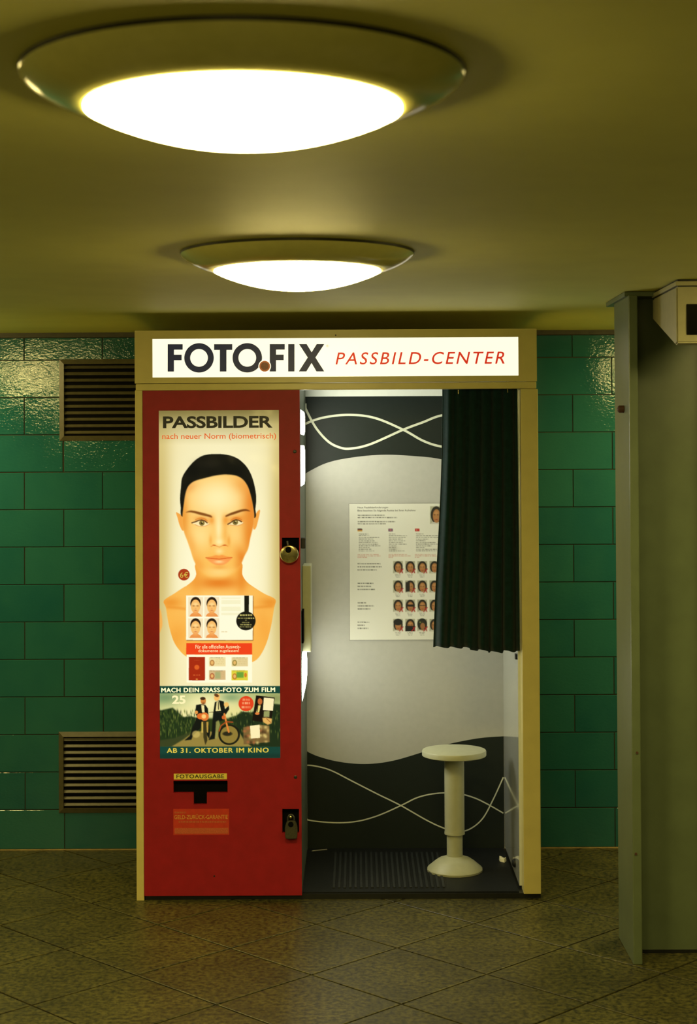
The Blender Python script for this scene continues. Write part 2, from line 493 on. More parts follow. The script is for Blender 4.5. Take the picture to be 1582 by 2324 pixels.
floor = tag(B(XL, XR, YF, YW+0.1, -0.12, -0.004).build('floor', mat('dark_floor_joint', (0.012, 0.010, 0.006), 0.8, var=0.3)),
            'brown terrazzo floor laid in diamond tiles across the passage', 'floor', kind='structure')
S_T = 0.37234; HD = S_T/math.sqrt(2); OX, OY = -0.14634, -0.29739
def clip_poly(p, axis, lim, sgn):
    out = []
    for i in range(len(p)):
        a, b = p[i], p[(i+1) % len(p)]
        da, db = sgn*(a[axis]-lim), sgn*(b[axis]-lim)
        if da <= 0: out.append(a)
        if (da < 0 < db) or (db < 0 < da):
            t = da/(da-db); out.append(tuple(a[k]+t*(b[k]-a[k]) for k in range(2)))
    return out
def floor_tile_mesh(poly):
    n = len(poly); c = (sum(p[0] for p in poly)/n, sum(p[1] for p in poly)/n)
    ins = []
    for p in poly:
        d = math.hypot(p[0]-c[0], p[1]-c[1]) or 1
        ins.append((p[0]-(p[0]-c[0])/d*0.0025, p[1]-(p[1]-c[1])/d*0.0025))
    vs = [(x, y, -0.0045) for x, y in poly]+[(x, y, -0.0012) for x, y in poly]+[(x, y, 0.0) for x, y in ins]
    fs = [tuple(range(2*n, 3*n))]
    for k in (0, 1):
        fs += [(k*n+i, k*n+(i+1) % n, (k+1)*n+(i+1) % n, (k+1)*n+i) for i in range(n)]
    return MB().add(vs, fs).mesh('floor_tile', M['terrazzo'])
g_ = HD-0.0048
std_tile = floor_tile_mesh([(g_, 0), (0, g_), (-g_, 0), (0, -g_)])
cnt = 0
for j in range(-13, 6):
    for i in range(-11, 11):
        if (i+j) % 2 == 0: continue
        cx, cy = OX+i*HD, OY+j*HD
        if not (-2.75 < cx < 2.6 and cy > -3.0 and cy-g_ < YW): continue
        pl = [(g_, 0), (0, g_), (-g_, 0), (0, -g_)]
        if cy+g_ > YW-0.002:
            pl = [(a-cx, b-cy) for a, b in clip_poly([(a+cx, b+cy) for a, b in pl], 1, YW-0.003, 1)]
            if len(pl) < 3: continue
            me = floor_tile_mesh(pl)
        else: me = std_tile
        o = link('floor_tile', me, floor); o.location = (cx, cy, 0); cnt += 1
# beyond the tiles built one by one the same terrazzo goes on
MB().box(XL, -2.75, YF, YW-0.003, -0.0045, 0).box(2.6, XR, YF, YW-0.003, -0.0045, 0).box(-2.75, 2.6, YF, -3.25, -0.0045, 0)\
    .build('terrazzo_surface', M['terrazzo'], floor)['kind'] = 'stuff'

ceil = MB()
ceil.add([(XL, YF, ZC), (XR, YF, ZC), (XR, 0.06, ZC), (XL, 0.06, ZC), (XR, YW+0.1, ZC-0.0155), (XL, YW+0.1, ZC-0.0155),
          (XL, YF, ZC+0.1), (XR, YF, ZC+0.1), (XR, YW+0.1, ZC+0.1), (XL, YW+0.1, ZC+0.1)],
         [(0, 3, 2, 1), (3, 5, 4, 2), (6, 7, 8, 9), (0, 1, 7, 6), (1, 2, 4, 8, 7), (0, 6, 9, 5, 3), (4, 5, 9, 8)])
tag(ceil.build('ceiling', M['plaster']), 'low cream plaster ceiling over the passage', 'ceiling', kind='structure')

wall = tag(B(XL, XR, YW, YW+0.2, -0.12, ZC+0.1).build('wall_back', M['grout']),
           'green glazed tile wall with brown joints behind the photo booth', 'wall', kind='structure')
wall_mat2 = M['tile']
tag(B(XL-0.2, XL, YF, YW+0.2, -0.12, ZC+0.1).build('wall_left', wall_mat2), 'green tiled end wall of the passage on the left', 'wall', kind='structure')
tag(B(XR, XR+0.2, YF, YW+0.2, -0.12, ZC+0.1).build('wall_right', wall_mat2), 'green tiled end wall of the passage on the right', 'wall', kind='structure')
tag(B(XL-0.2, XR+0.2, YF-0.2, YF, -0.12, ZC+0.1).build('wall_front', wall_mat2), 'green tiled wall facing the photo booth', 'wall', kind='structure')

# wall tiles, one by one
ROW0, ROWP = 0.15949, 0.14835
TP = 0.3108; JX, JZ = 0.0016, 0.0016
VENTS = [(-1.182, -0.690, 1.619, 1.942), (-1.188, -0.696, 0.147, 0.467)]
def cut(r, h):
    x0, x1, z0, z1 = r; a, b, c, d = h
    if a >= x1 or b <= x0 or c >= z1 or d <= z0: return [r]
    out = []
    if a > x0: out.append((x0, a, z0, z1))
    if b < x1: out.append((b, x1, z0, z1))
    xa, xb = max(x0, a), min(x1, b)
    if c > z0: out.append((xa, xb, z0, c))
    if d < z1: out.append((xa, xb, d, z1))
    return out
def wall_tile_mesh(rects, cx, cz):
    mb = MB(); yb, yf, e = YW+0.0005, YW-0.0035, 0.0012
    for x0, x1, z0, z1 in rects:
        x0 -= cx; x1 -= cx; z0 -= cz; z1 -= cz
        vs = [(x0,yb,z0),(x1,yb,z0),(x1,yb,z1),(x0,yb,z1),
              (x0,yf+e,z0),(x1,yf+e,z0),(x1,yf+e,z1),(x0,yf+e,z1),
              (x0+e,yf,z0+e),(x1-e,yf,z0+e),(x1-e,yf,z1-e),(x0+e,yf,z1-e)]
        fs = [(8,9,10,11)]
        for k in (0, 4):
            fs += [(k+i, k+(i+1) % 4, k+4+(i+1) % 4, k+4+i) for i in range(4)]
        mb.add(vs, fs)
    return mb.mesh('tile', M['tile'])
cache = {}
rows = [(0.0035, ROW0)] + [(ROW0+k*ROWP, ROW0+(k+1)*ROWP) for k in range(12)] + [(ROW0+12*ROWP, 2.029)]
X_LO, X_HI = -2.3, 2.0
ntile = 0
for ri, (za, zb) in enumerate(rows):
    off = -1.322 if ri % 2 == 1 else -1.166
    k0 = math.floor((X_LO-off)/TP)
    for k in range(k0, k0+20):
        x0, x1 = off+k*TP, off+(k+1)*TP
        if x1 < X_LO or x0 > X_HI: continue
        if x0 > -0.66 and x1 < 0.50: continue          # wholly behind the booth
        r = (x0+JX, x1-JX, za+JZ, zb-JZ)
        rs = [r]
        for v in VENTS:
            h = (v[0]+0.012, v[1]-0.012, v[2]+0.012, v[3]-0.012)
            rs = [q for p in rs for q in cut(p, h)]
        rs = [q for q in rs if q[1]-q[0] > 0.006 and q[3]-q[2] > 0.006]
        if not rs: continue
        cx, cz = (x0+x1)/2, (za+zb)/2
        key = (round(zb-za, 4),) if rs == [r] else (ri, k)
        if key not in cache: cache[key] = wall_tile_mesh(rs, cx, cz)
        o = link('tile', cache[key], wall); o.location = (cx, 0, cz); ntile += 1
MB().box(XL, X_LO-0.32, YW-0.003, YW+0.001, 0.003, 2.028).box(X_HI+0.32, XR, YW-0.003, YW+0.001, 0.003, 2.028)\
    .build('tile_surface', M['tile'], wall)['kind'] = 'stuff'
tag(B(XL, XR, YW-0.012, YW+0.02, 2.0295, 2.0478).build('trim_1', M['trim']),
    'dark bronze strip along the top edge of the green tiles', 'trim', kind='structure')
tag(B(XL, XR, YW-0.006, YW-0.0005, 0.0, 0.0042).build('trim_2', mat('pale_joint', (0.30, 0.22, 0.09), 0.7, var=0.3, var_scale=30)),
    'thin pale mortar joint where the green wall meets the floor', 'trim', kind='structure')

# ------------------------------------------------------------------ ceiling lamps
RO, RB = 0.287, 0.2055
def lamp_parts():
    shadow_ring = MB().lathe([(RO-0.004, 0.001), (RO-0.004, -0.006), (RO+0.0005, -0.006), (RO+0.0005, 0.001)], 72).mesh('shadow_ring', M['trim'], True)  # dark ring standing in for the shadow gap around the housing
    prof = [(RO-0.03, -0.0005), (RO-0.002, -0.0045), (RO, -0.0065), (RO-0.003, -0.011), (0.270, -0.0215), (0.256, -0.0295), (0.240, -0.0365), (0.223, -0.0425), (0.210, -0.0458), (RB-0.01, -0.0455)]
    shade = MB().lathe(prof, 72).mesh('housing', M['housing'], True)
    bp = [(RB-0.012, -0.040), (RB-0.001, -0.043), (RB, -0.048)]
    for k in range(1, 15):
        q = 1-k/14
        bp.append((max(0.001, RB*q), -0.049-0.044*(1-q**2.1)))
    bowl = MB().lathe(bp, 56).mesh('glass_bowl', M['bowl'], True)
    return shadow_ring, shade, bowl
G_, S_, B_ = lamp_parts()
def lamp(x, y, label):
    t = thing('ceiling_lamp', (x, y, ZC), label, 'ceiling lamp', 'round lamps set in rows along the ceiling')
    for nm, me in (('shadow_ring', G_), ('housing', S_), ('glass_bowl', B_)):
        o = bpy.data.objects.new(nm, me); COL.objects.link(o); o.parent = t
LX = (-1.815, -0.145, 1.525)
LY = (-1.7424, -3.6506, -5.559)
lamp(LX[1], LY[0], 'smaller looking round glowing ceiling lamp just in front of the photo booth')
lamp(LX[1], LY[1], 'large glowing round ceiling lamp nearest the viewer at the top of the picture')
lamp(LX[1], LY[2], 'unseen round ceiling lamp added to the middle row behind the viewer')  # out of view, added for its light as the row continues
lamp(LX[0], LY[0], 'round ceiling lamp of the left row, second from the tiled wall')
lamp(LX[2], LY[0], 'round ceiling lamp in front of the steel column, right of the frame')
lamp(LX[0], LY[0]+1.908, 'round ceiling lamp close to the tiles left of the booth, beyond the frame')
lamp(LX[2], LY[0]+1.908, 'round ceiling lamp close to the tiles behind the steel column, beyond the frame')
lamp(LX[0], LY[1], 'round ceiling lamp of the left row, third from the tiled wall')

# ------------------------------------------------------------------ wall grilles
def grille(v, label, tilt):
    x0, x1, z0, z1 = v; b = 0.019
    t = thing('ventilation_grille', ((x0+x1)/2, YW, z0), label, 'vent', 'square vents in the tiled wall')
    yo, yi = YW-0.006, YW+0.02
    def bar(p):
        n = 4
        vs = [(x, yo-0.006*k, z) for (x, z), k in zip(p, (0, 0, 1, 1))] + [(x, yi, z) for x, z in p]
        MB().add(vs, [(0,1,2,3),(7,6,5,4)]+[(i, i+4, (i+1) % 4+4, (i+1) % 4) for i in range(4)]).build('frame_bar', M['vent'], t)
    bar([(x0, z1), (x1, z1), (x1-b, z1-b), (x0+b, z1-b)])
    bar([(x1, z0), (x0, z0), (x0+b, z0+b), (x1-b, z0+b)])
    bar([(x0, z0), (x0, z1), (x0+b, z1-b), (x0+b, z0+b)])
    bar([(x1, z1), (x1, z0), (x1-b, z0+b), (x1-b, z1-b)])
    B(x0+b*0.5, x1-b*0.5, YW-0.0012, YW-0.0004, z0+b*0.5, z1-b*0.5).build('dark_backing', M['recess'], t)
    n = 11; pitch = (z1-z0-2*b)/n
    for k in range(n):
        zc = z0+b+pitch*(k+0.5)
        h = pitch*0.19; d = 0.0052
        sx = [(x0+b, x1-b)][0]
        a = h if tilt > 0 else -h
        vs = []
        for x in sx:
            vs += [(x, YW-0.0065-d*0, zc-a), (x, YW-0.0015, zc+a), (x, YW-0.0015, zc+a+0.0022), (x, YW-0.0082, zc-a+0.0026)]
        MB().add(vs, [(0,1,2,3),(7,6,5,4)]+[(i, i+4, (i+1) % 4+4, (i+1) % 4) for i in range(4)]).build('slat', M['vent'], t)
grille(VENTS[0], 'upper bronze louvred vent high on the green wall left of the booth', 1)
grille(VENTS[1], 'lower bronze louvred vent near the floor left of the booth', 1)

# ------------------------------------------------------------------ steel column and ceiling box
col = thing('steel_column', (0.99, -0.60, 0), 'pale olive painted steel column with riveted flange at the right edge', 'column')
B(0.834, 0.862, -0.743, -0.462, 0.0, 2.046, 0.003).build('flange', M['column'], col)
B(1.118, 1.146, -0.743, -0.462, 0.0, 2.046, 0.003).build('flange', M['column'], col)
B(0.8605, 1.1195, -0.622, -0.596, 0.008, 2.046, 0.002).build('web', M['column'], col)
B(0.826, 1.154, -0.715, -0.345, 2.045, 2.0595, 0.002).build('cap_plate', M['column'], col)
B(0.858, 1.122, -0.626, -0.592, 0.0, 0.010).build('foot_seam', M['black'], col)
MB().lathe([(0.0115, 0.002), (0.0115, -0.014), (0.009, -0.018), (0.004, -0.020)], 20, 'x', (0.834, -0.640, 1.699)).build('rivet', M['rust'], col, True, 'rust brown rivet head')
MB().lathe([(0.004, -0.004), (0.004, 0.0), (0.002, 0.002)], 14, 'y', (0.850, -0.7415, 0.646)).build('rivet', M['rust'], col, True)
MB().lathe([(0.004, -0.004), (0.004, 0.0), (0.002, 0.002)], 14, 'y', (0.844, -0.7415, 0.338)).build('rivet', M['rust'], col, True)

bx = thing('display_housing', (1.02, -0.9, 2.05), 'pale wedge-shaped housing with a black window under the ceiling beside the column', 'housing')
def wedge(x0, x1, prof, bev=0.004):
    bm = bmesh.new()
    n = len(prof)
    a = [bm.verts.new((x0, y, z)) for y, z in prof]; b = [bm.verts.new((x1, y, z)) for y, z in prof]
    bm.faces.new(a); bm.faces.new(b[::-1])
    for i in range(n): bm.faces.new((a[i], b[i], b[(i+1) % n], a[(i+1) % n]))
    bmesh.ops.recalc_face_normals(bm, faces=bm.faces)
    bmesh.ops.bevel(bm, geom=list(bm.edges), offset=bev, segments=2, affect='EDGES')
    bm.verts.index_update()
    mb = MB(); mb.add([v.co[:] for v in bm.verts], [[v.index for v in f.verts] for f in bm.faces]); bm.free(); return mb
wedge(0.918, 1.130, [(-1.068, 2.039), (-1.068, 1.878), (-1.045, 1.872), (-0.69, 1.974), (-0.69, 2.039)]).build('body', M['box'], bx)
B(0.924, 1.124, -1.060, -0.70, 2.0385, 2.0425).build('seam', M['black'], bx)
B(0.916, 1.132, -1.070, -0.69, 2.042, 2.055, 0.002).build('lid', M['box'], bx)
B(0.922, 1.126, -1.066, -0.70, 2.0545, 2.0598).build('mount', M['black'], bx)
B(0.9455, 1.104, -1.0715, -1.066, 1.900, 1.989, 0.0025).build('window', M['glass_black'], bx, label='black glass window')

# ------------------------------------------------------------------ photo booth
booth = thing('photo_booth', (-0.073, 0.33, 0), 'cream framed photo booth with red door, lit sign and open cabin', 'photo booth')
X0, X1 = -0.782, 0.635
YB = 0.65                                   # face of the inner back panel
B(-0.752, X1, 0.004, 0.672, 0.0, 0.0185).build('plinth', M['black'], booth)
B(X0, -0.7555, -0.010, 0.045, 0.0, 1.790, 0.002).build('post', M['cream'], booth)
B(0.5745, X1, -0.010, 0.060, 0.0185, 1.787, 0.002).build('post', M['cream'], booth)
B(X0, -0.765, 0.045, 0.675, 0.002, 1.995).build('side_panel', M['cream'], booth)
B(0.600, X1, 0.060, 0.675, 0.0185, 1.995).build('side_panel', M['cream'], booth)
B(0.566, 0.5995, 0.0605, YB, 0.030, 1.815).build('inner_side_panel', M['liner'], booth, label='glossy white inner side wall')
B(X0+0.002, X1-0.002, 0.012, 0.675, 1.9845, 1.997).build('roof', M['cream'], booth)
B(-0.203, 0.566, 0.02, YB, 1.828, 1.838).build('cabin_ceiling', M['white'], booth)
# header with the sign opening
sgx0, sgx1, sgz0, sgz1 = -0.7195, 0.5675, 1.8345, 1.9705
MB().holed(X0, X1-0.003, 1.8140, 1.9995, -0.014, 0.012, [(sgx0, sgx1, sgz0, sgz1)]).build('header_frame', M['cream'], booth)
B(X0+0.003, X1-0.005, -0.012, 0.014, 1.7885, 1.8125, 0.0025).build('header_rail', M['cream'], booth)
MB().lathe([(0.0025, 0.0), (0.0025, -0.0015), (0.001, -0.0022)], 10, 'y', (FX(762, 760), -0.0139, FZ(762, 760))).build('screw', M['dark_steel'], booth)
sign = B(sgx0-0.002, sgx1+0.002, -0.0105, -0.0065, sgz0-0.002, sgz1+0.002).build('sign_panel', M['sign'], booth, label='white backlit sign reading FOTO FIX PASSBILD-CENTER')
YS = -0.0112
def H(zx, zy): # sketch units of the sign drawing
    px, py = 290+zx/1.6653, 720+zy/1.6653
    return FX(px, py), FZ(px, py)
def letters():
    mb = MB()
    def poly(p):
        q = [H(*a) for a in p]; mb.add([(x, YS, z) for x, z in q], [tuple(range(len(q)))])
    def eff(x):
        poly([(x,100),(x+57,100),(x+57,121),(x+24,121),(x+24,140),(x+53,140),(x+53,161),(x+24,161),(x+24,204),(x,204)])
    def ring(cx, cy, R, r, n=56):
        vs = [H(cx+q*math.cos(2*math.pi*k/n), cy+q*math.sin(2*math.pi*k/n)) for q in (R, r) for k in range(n)]
        mb.add([(x, YS, z) for x, z in vs], [(k, (k+1) % n, n+(k+1) % n, n+k) for k in range(n)])
    eff(149); ring(268, 152, 56, 33.5)
    poly([(325,100),(394,100),(394,122),(372,122),(372,204),(347,204),(347,122),(325,122)])
    ring(451, 152, 56, 33.5); eff(536)
    poly([(606,100),(630,100),(630,204),(606,204)])
    poly([(647,100),(676,100),(695,131),(714,100),(743,100),(709.5,151),(743,204),(713,204),(694.5,172),(675,204),(646,204),(680,151)])
    return mb
letters().build('logo_lettering', M['navy'], sign)
def disc(cx, cy, R, y, n=36):
    return MB().add([(*[H(cx+R*math.cos(2*math.pi*k/n), cy+R*math.sin(2*math.pi*k/n))][0][:1], y, H(cx+R*math.cos(2*math.pi*k/n), cy+R*math.sin(2*math.pi*k/n))[1]) for k in range(n)], [tuple(range(n))])
disc(517, 184, 24, YS-0.0003).build('logo_dot_rim', M['sign'], sign)
disc(517, 184, 20.5, YS-0.0006).build('logo_dot', M['copper'], sign)
disc(517, 184, 15, YS-0.0009).build('logo_dot_core', M['copper_dark'], sign)
a = FR(290+750/1.6653, 720+102/1.6653, 290+760/1.6653, 720+112/1.6653)
text('registered_mark', '®', *a, YS, M['label_yellow'], sign)
a = FR(290+785/1.6653, 720+130/1.6653, 290+1426/1.6653, 720+177/1.6653)
text('sign_lettering', 'PASSBILD-CENTER', *a, YS, M['sign_red'], sign, bold=0.006, shear=0.22, space=1.22)

# inner back panel with its printed waves
B(-0.2035, 0.600, YB, 0.672, 0.0185, 1.9845).build('back_panel', M['panel'], booth)
bp = booth.children[-1]
B(-0.2035, 0.566, YB-0.0012, YB-0.0002, 1.7865, 1.828).build('white_band', M['white'], bp)
def bpts(p, k=10): return [(BX(*q), BZ(*q)) for q in cat_rom(p, False, k)]
top_curve = bpts([(688,1077),(740,1051),(800,1038),(870,1032),(940,1035),(1000,1042),(1070,1062),(1145,1095)])
def strip(curve, zt, y):
    n = len(curve)
    return MB().add([(x, y, z) for x, z in curve]+[(x, y, zt) for x, z in curve], [(i, i+1, n+i+1, n+i) for i in range(n-1)])
XMAX = 0.5655
def clampx(c): return [(max(min(x, XMAX), -0.2030), z) for x, z in c]
strip(clampx(top_curve), 1.7865, YB-0.0006).build('upper_wave', M['wave'], bp)
bot_curve = bpts([(684,1699),(720,1716),(770,1729),(830,1734),(890,1727),(960,1707),(1010,1691),(1060,1680),(1100,1674),(1145,1671)])
strip(clampx(bot_curve), 0.019, YB-0.0006).build('lower_wave', M['wave'], bp)
NL = [0]
def wline(p, w):
    NL[0] += 1; MB().ribbon(clampx(bpts(p)), w, YB-0.0010-0.0003*(NL[0] % 2)).build('wave_line', M['line'], bp)
wline([(686,964),(730,948),(790,941),(850,948),(915,975),(960,1000),(1000,1013),(1060,1020),(1142,1000)], 0.0088)
wline([(688,915),(702,945),(720,975),(745,1002),(770,1015),(795,1018),(840,1008),(915,975),(960,958),(1000,943),(1060,935),(1142,950)], 0.0088)
wline([(686,1737),(712,1738),(750,1748),(800,1773),(855,1801),(910,1828),(970,1862),(1010,1880),(1040,1887),(1068,1880),(1096,1856),(1120,1812),(1142,1764)], 0.0050)
wline([(686,1858),(720,1864),(770,1867),(815,1863),(860,1850),(910,1828),(950,1809),(995,1800),(1040,1801),(1075,1810),(1105,1824),(1142,1845)], 0.0050)

# machine side of the booth
cab = B(-0.7645, -0.2035, 0.028, 0.672, 0.0185, 1.9845).build('machine_cabinet', mat('grey_green_cabinet', (0.09, 0.11, 0.08), 0.5, var=0.1), booth)
def flash(z0, z1, y0, y1, bulge):
    n = 14; mb = MB(); vs = []
    for k in range(n+1):
        t = k/n; z = z0+(z1-z0)*t
        e = bulge*min(1.0, (1-abs(2*t-1))*4.0) if bulge < 0.0082 else bulge*(1-(2*t-1)**2)**0.7
        vs += [(-0.2035, y0, z), (-0.2035+e, y0+0.012, z), (-0.2035+e, y1-0.012, z), (-0.2035, y1, z)]
    mb.add(vs, [(4*k+i, 4*k+i+1, 4*k+4+i+1, 4*k+4+i) for k in range(n) for i in range(3)])
    mb.build('flash_window', M['flash'], cab, True)
flash(1.634, 1.722, 0.10, 0.50, 0.0030)
flash(1.447, 1.594, 0.10, 0.50, 0.0030)
flash(0.672, 0.842, 0.14, 0.48, 0.0085)
B(-0.2035, -0.172, 0.20, 0.34, 0.842, 1.156, 0.003).build('coin_unit', M['stool'], cab)
B(-0.2035, -0.1965, 0.10, 0.20, 0.885, 1.00).build('coin_slot', M['recess'], cab)
B(-0.2035, -0.188, 0.10, 0.16, 1.224, 1.262, 0.002).build('latch', M['black'], cab)

# red door
dx0, dx1, dz0, dz1 = -0.7545, -0.2025, 0.0175, 1.7880
PO = (-0.6985, -0.2755, 0.4965, 1.7180)
SL1 = FR(394, 1772.5, 517, 1799.5); SL2 = FR(440, 1799, 470, 1826)
sl2 = (SL2[0], SL2[1], SL2[2], SL1[2])
LK1 = FR(640, 1221, 679, 1262); LK2 = FR(641, 1836, 679, 1890)
door = MB().holed(dx0, dx1, dz0, dz1, -0.012, 0.004, [PO, SL1, sl2, LK1, LK2]).build('door', M['red'], booth, label='tall red front door with a backlit poster')
MB().box(SL1[0]-0.004, SL1[1]+0.004, 0.0045, 0.027, SL2[2]-0.004, SL1[3]+0.004).build('slot_lining', M['recess'], door)
B(LK1[0]-0.003, LK1[1]+0.003, 0.0045, 0.027, LK1[2]-0.003, LK1[3]+0.003).build('lock_recess', M['recess'], door)
B(LK2[0]-0.003, LK2[1]+0.003, 0.0045, 0.027, LK2[2]-0.003, LK2[3]+0.003).build('lock_recess', M['recess'], door)
for px, py in ((669, 1025), (671, 1764)):
    MB().lathe([(0.0062, 0.0), (0.0062, -0.001), (0.004, -0.0022)], 18, 'y', (FX(px, py), -0.012, FZ(px, py))).build('screw', M['dark_steel'], door, True)
MB().lathe([(0.0032, 0.0), (0.0032, -0.0006)], 14, 'y', (FX(487, 1988), -0.012, FZ(487, 1988))).build('screw', M['black'], door)
a = FR(395, 1756, 515.5, 1769)
lb = B(a[0], a[1], -0.0128, -0.0118, a[2], a[3]).build('slot_label', M['label_yellow'], door, label='yellow strip reading FOTOAUSGABE')
text('label_lettering', 'FOTOAUSGABE', *FR(401, 1757.8, 509, 1766.5), -0.0131, M['t_dark'], lb, bold=0.02, space=1.12)
a = FR(394, 1836, 520.5, 1895)
st = B(a[0], a[1], -0.0126, -0.0118, a[2], a[3]).build('guarantee_sticker', M['sticker'], door, label='orange red sticker reading GELD-ZURÜCK-GARANTIE')
text('sticker_lettering', 'GELD-ZURÜCK-GARANTIE', *FR(396, 1847.5, 517.5, 1859), -0.0129, M['sticker_ink'], st, bold=0.012)
def marks(x0, x1, y, h, m, parent):
    mb = MB(); x = x0
    while x < x1:
        e = min(x+random.uniform(2.5, 7), x1); r = FR(x, y-h/2, e, y+h/2)
        mb.add([(r[0], -0.0129, r[2]), (r[1], -0.0129, r[2]), (r[1], -0.0129, r[3]), (r[0], -0.0129, r[3])], [(0, 1, 2, 3)])
        x = e+random.uniform(0.8, 1.8)
    mb.build('small_print', m, parent)
marks(397, 423, 1844, 4, M['sticker_ink2'], st)
marks(406, 514, 1865, 4.5, M['sticker_ink2'], st)
a2 = FR(397, 1879, 519, 1892)
B(a2[0], a2[1], -0.0131, -0.0124, a2[2], a2[3]).build('sticker_band', M['sticker_ink2'], st)

# ---- backlit poster print
def finv(X, Z):
    # inverse of the layout of the booth front
    u, w = X+0.0315341, Z-1.5752241
    a, b, c, d = 0.0015463, -7.8e-6, -7.1e-6, -0.0015439
    D = a*d-b*c
    return 791+(d*u-b*w)/D, 1022+(-c*u+a*w)/D
def binv(X, Z):
    u, w = X+0.0345754, Z-1.57504
    a, b, c, d = 0.0017231, -9.7e-6, -7.9e-6, -0.0017207
    D = a*d-b*c
    return 791+(d*u-b*w)/D, 1022+(-c*u+a*w)/D

def Z3(zx, zy): return (320+zx/4.163, 900+zy/4.163)
def Z4(zx, zy): return (340+zx/4.394, 1330+zy/4.394)
def Z6(zx, zy): return (360+zx/5.65, 1540+zy/5.65)
def ZF(zx, zy): return (440+zx/12.17, 1160+zy/12.17)
def mp(f, pts): return [f(*p) for p in pts]

def paint_poster():
    C = Canvas(PO[0], PO[1], PO[2], PO[3], 0.00155, finv)
    # cream backdrop, uneven backlight painted in: pale centre, dark edges and top
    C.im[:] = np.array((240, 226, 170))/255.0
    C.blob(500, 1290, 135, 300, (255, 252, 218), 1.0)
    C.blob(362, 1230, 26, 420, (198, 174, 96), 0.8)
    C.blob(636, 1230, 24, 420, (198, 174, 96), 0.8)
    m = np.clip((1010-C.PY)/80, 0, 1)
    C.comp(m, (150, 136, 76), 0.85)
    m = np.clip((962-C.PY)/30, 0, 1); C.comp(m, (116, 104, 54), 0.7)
    # bust
    skin = (248, 180, 76)
    bust = cat_rom(mp(Z4, [(330,20),(240,80),(138,150),(158,220),(185,380),(230,540),(290,640),(370,712),(520,770),(700,800),(900,795),(1030,760),(1100,700),(1165,570),(1210,400),(1240,220),(1252,138),(1150,85),(1060,30)])
                   + mp(Z3, [(1000,1755),(955,1680),(948,1570),(800,1500),(650,1500),(515,1580),(520,1680),(495,1735),(430,1790)]), True, 4)
    bm = C.pmask(bust); C.comp(bm, skin)
    C.blob(*Z4(700, 200), 90, 60, (255, 214, 130), 0.6, clip=bm)
    C.blob(*Z4(200, 170), 26, 12, (232, 140, 40), 0.7, clip=bm)
    C.blob(*Z4(1200, 170), 24, 12, (228, 136, 38), 0.7, clip=bm)
    C.blob(*Z4(250, 520), 20, 30, (240, 158, 56), 0.6, 0.5, clip=bm)
    C.blob(*Z4(1150, 420), 20, 50, (242, 160, 58), 0.5, -0.3, clip=bm)
    C.blob(*Z3(735, 1765), 52, 14, (228, 126, 34), 0.9, clip=bm)     # under the chin
    C.blob(*Z3(520, 1700), 12, 40, (238, 150, 52), 0.6, clip=bm)
    C.blob(*Z3(950, 1700), 12, 40, (232, 136, 40), 0.75, clip=bm)
    C.line(mp(Z4, [(180,215),(300,225),(360,235)]), 5, (232, 142, 44), 0.6, 6, clip=bm)
    C.line(mp(Z4, [(1210,205),(1100,215),(1040,220)]), 5, (232, 142, 44), 0.6, 6, clip=bm)
    C.poly(mp(Z4, [(92,240),(112,270),(124,380),(110,440),(92,460)]), (244, 176, 84), 1, 0.6, True)
    # ears
    for e in ([(328,1098),(350,1104),(390,1140),(405,1250),(388,1268),(360,1212),(343,1150)],
              [(1124,1076),(1098,1088),(1070,1150),(1060,1250),(1085,1245),(1110,1155)]):
        em = C.poly(mp(Z3, e), (244, 166, 72), 1, 0.4, True)
    # hair mass, then face
    hair = mp(Z3, [(392,1140),(372,1040),(366,960),(374,860),(385,770),(430,690),(500,610),(570,563),(640,546),(705,543),(770,545),(850,560),(920,592),(985,650),(1030,720),(1060,800),(1080,890),(1088,970),(1080,1060),(1070,1150),(900,1100),(560,1100)])
    C.poly(hair, (17, 17, 13), 1, 0.5, True)
    C.blob(*Z3(640, 640), 26, 12, (40, 36, 26), 0.5)
    face = cat_rom(mp(Z3, [(392,1110),(390,1200),(408,1290),(438,1370),(465,1450),(492,1535),(525,1600),(570,1655),(625,1700),(685,1722),(770,1720),(840,1692),(900,1642),(945,1580),(975,1510),(1010,1440),(1032,1330),(1060,1220),(1068,1130),(1056,1040),(1040,960),(1010,860),(965,790),(900,750),(800,738),(700,748),(600,772),(500,802),(445,850),(418,920),(404,1010)]), True, 4)
    fm0 = C.pmask(face); wj = np.clip((C.PY-1281)/14, 0, 1)
    fm = C.blur(fm0, 0.9)*(1-wj)+C.blur(fm0, 3.2)*wj; C.comp(fm, (250, 192, 92))
    L = dict(clip=fm)
    C.blob(*Z3(720, 960), 66, 50, (255, 238, 176), 1.0, **L)
    C.blob(*Z3(560, 1320), 32, 34, (255, 228, 152), 0.75, **L)
    C.blob(*Z3(900, 1310), 28, 30, (255, 222, 142), 0.6, **L)
    C.blob(*Z3(735, 1660), 30, 12, (255, 224, 146), 0.6, **L)
    C.blob(*Z3(1045, 1000), 20, 70, (226, 124, 34), 0.85, **L)
    C.blob(*Z3(960, 840), 26, 18, (240, 158, 66), 0.6, 0.6, **L)
    C.blob(*Z3(1030, 1330), 16, 50, (230, 130, 36), 0.8, **L)
    C.blob(*Z3(960, 1540), 14, 26, (228, 124, 34), 0.8, -0.4, **L)
    C.blob(*Z3(400, 1150), 11, 66, (234, 144, 48), 0.75, **L)
    C.blob(*Z3(470, 1400), 12, 34, (244, 166, 72), 0.6, -0.3, **L)
    C.blob(*Z3(520, 1590), 14, 18, (240, 150, 54), 0.6, -0.6, **L)
    C.blob(*Z3(440, 860), 20, 12, (236, 160, 80), 0.7, -0.5, **L)
    C.blob(*Z3(735, 1725), 44, 4, (236, 150, 54), 0.5, **L)
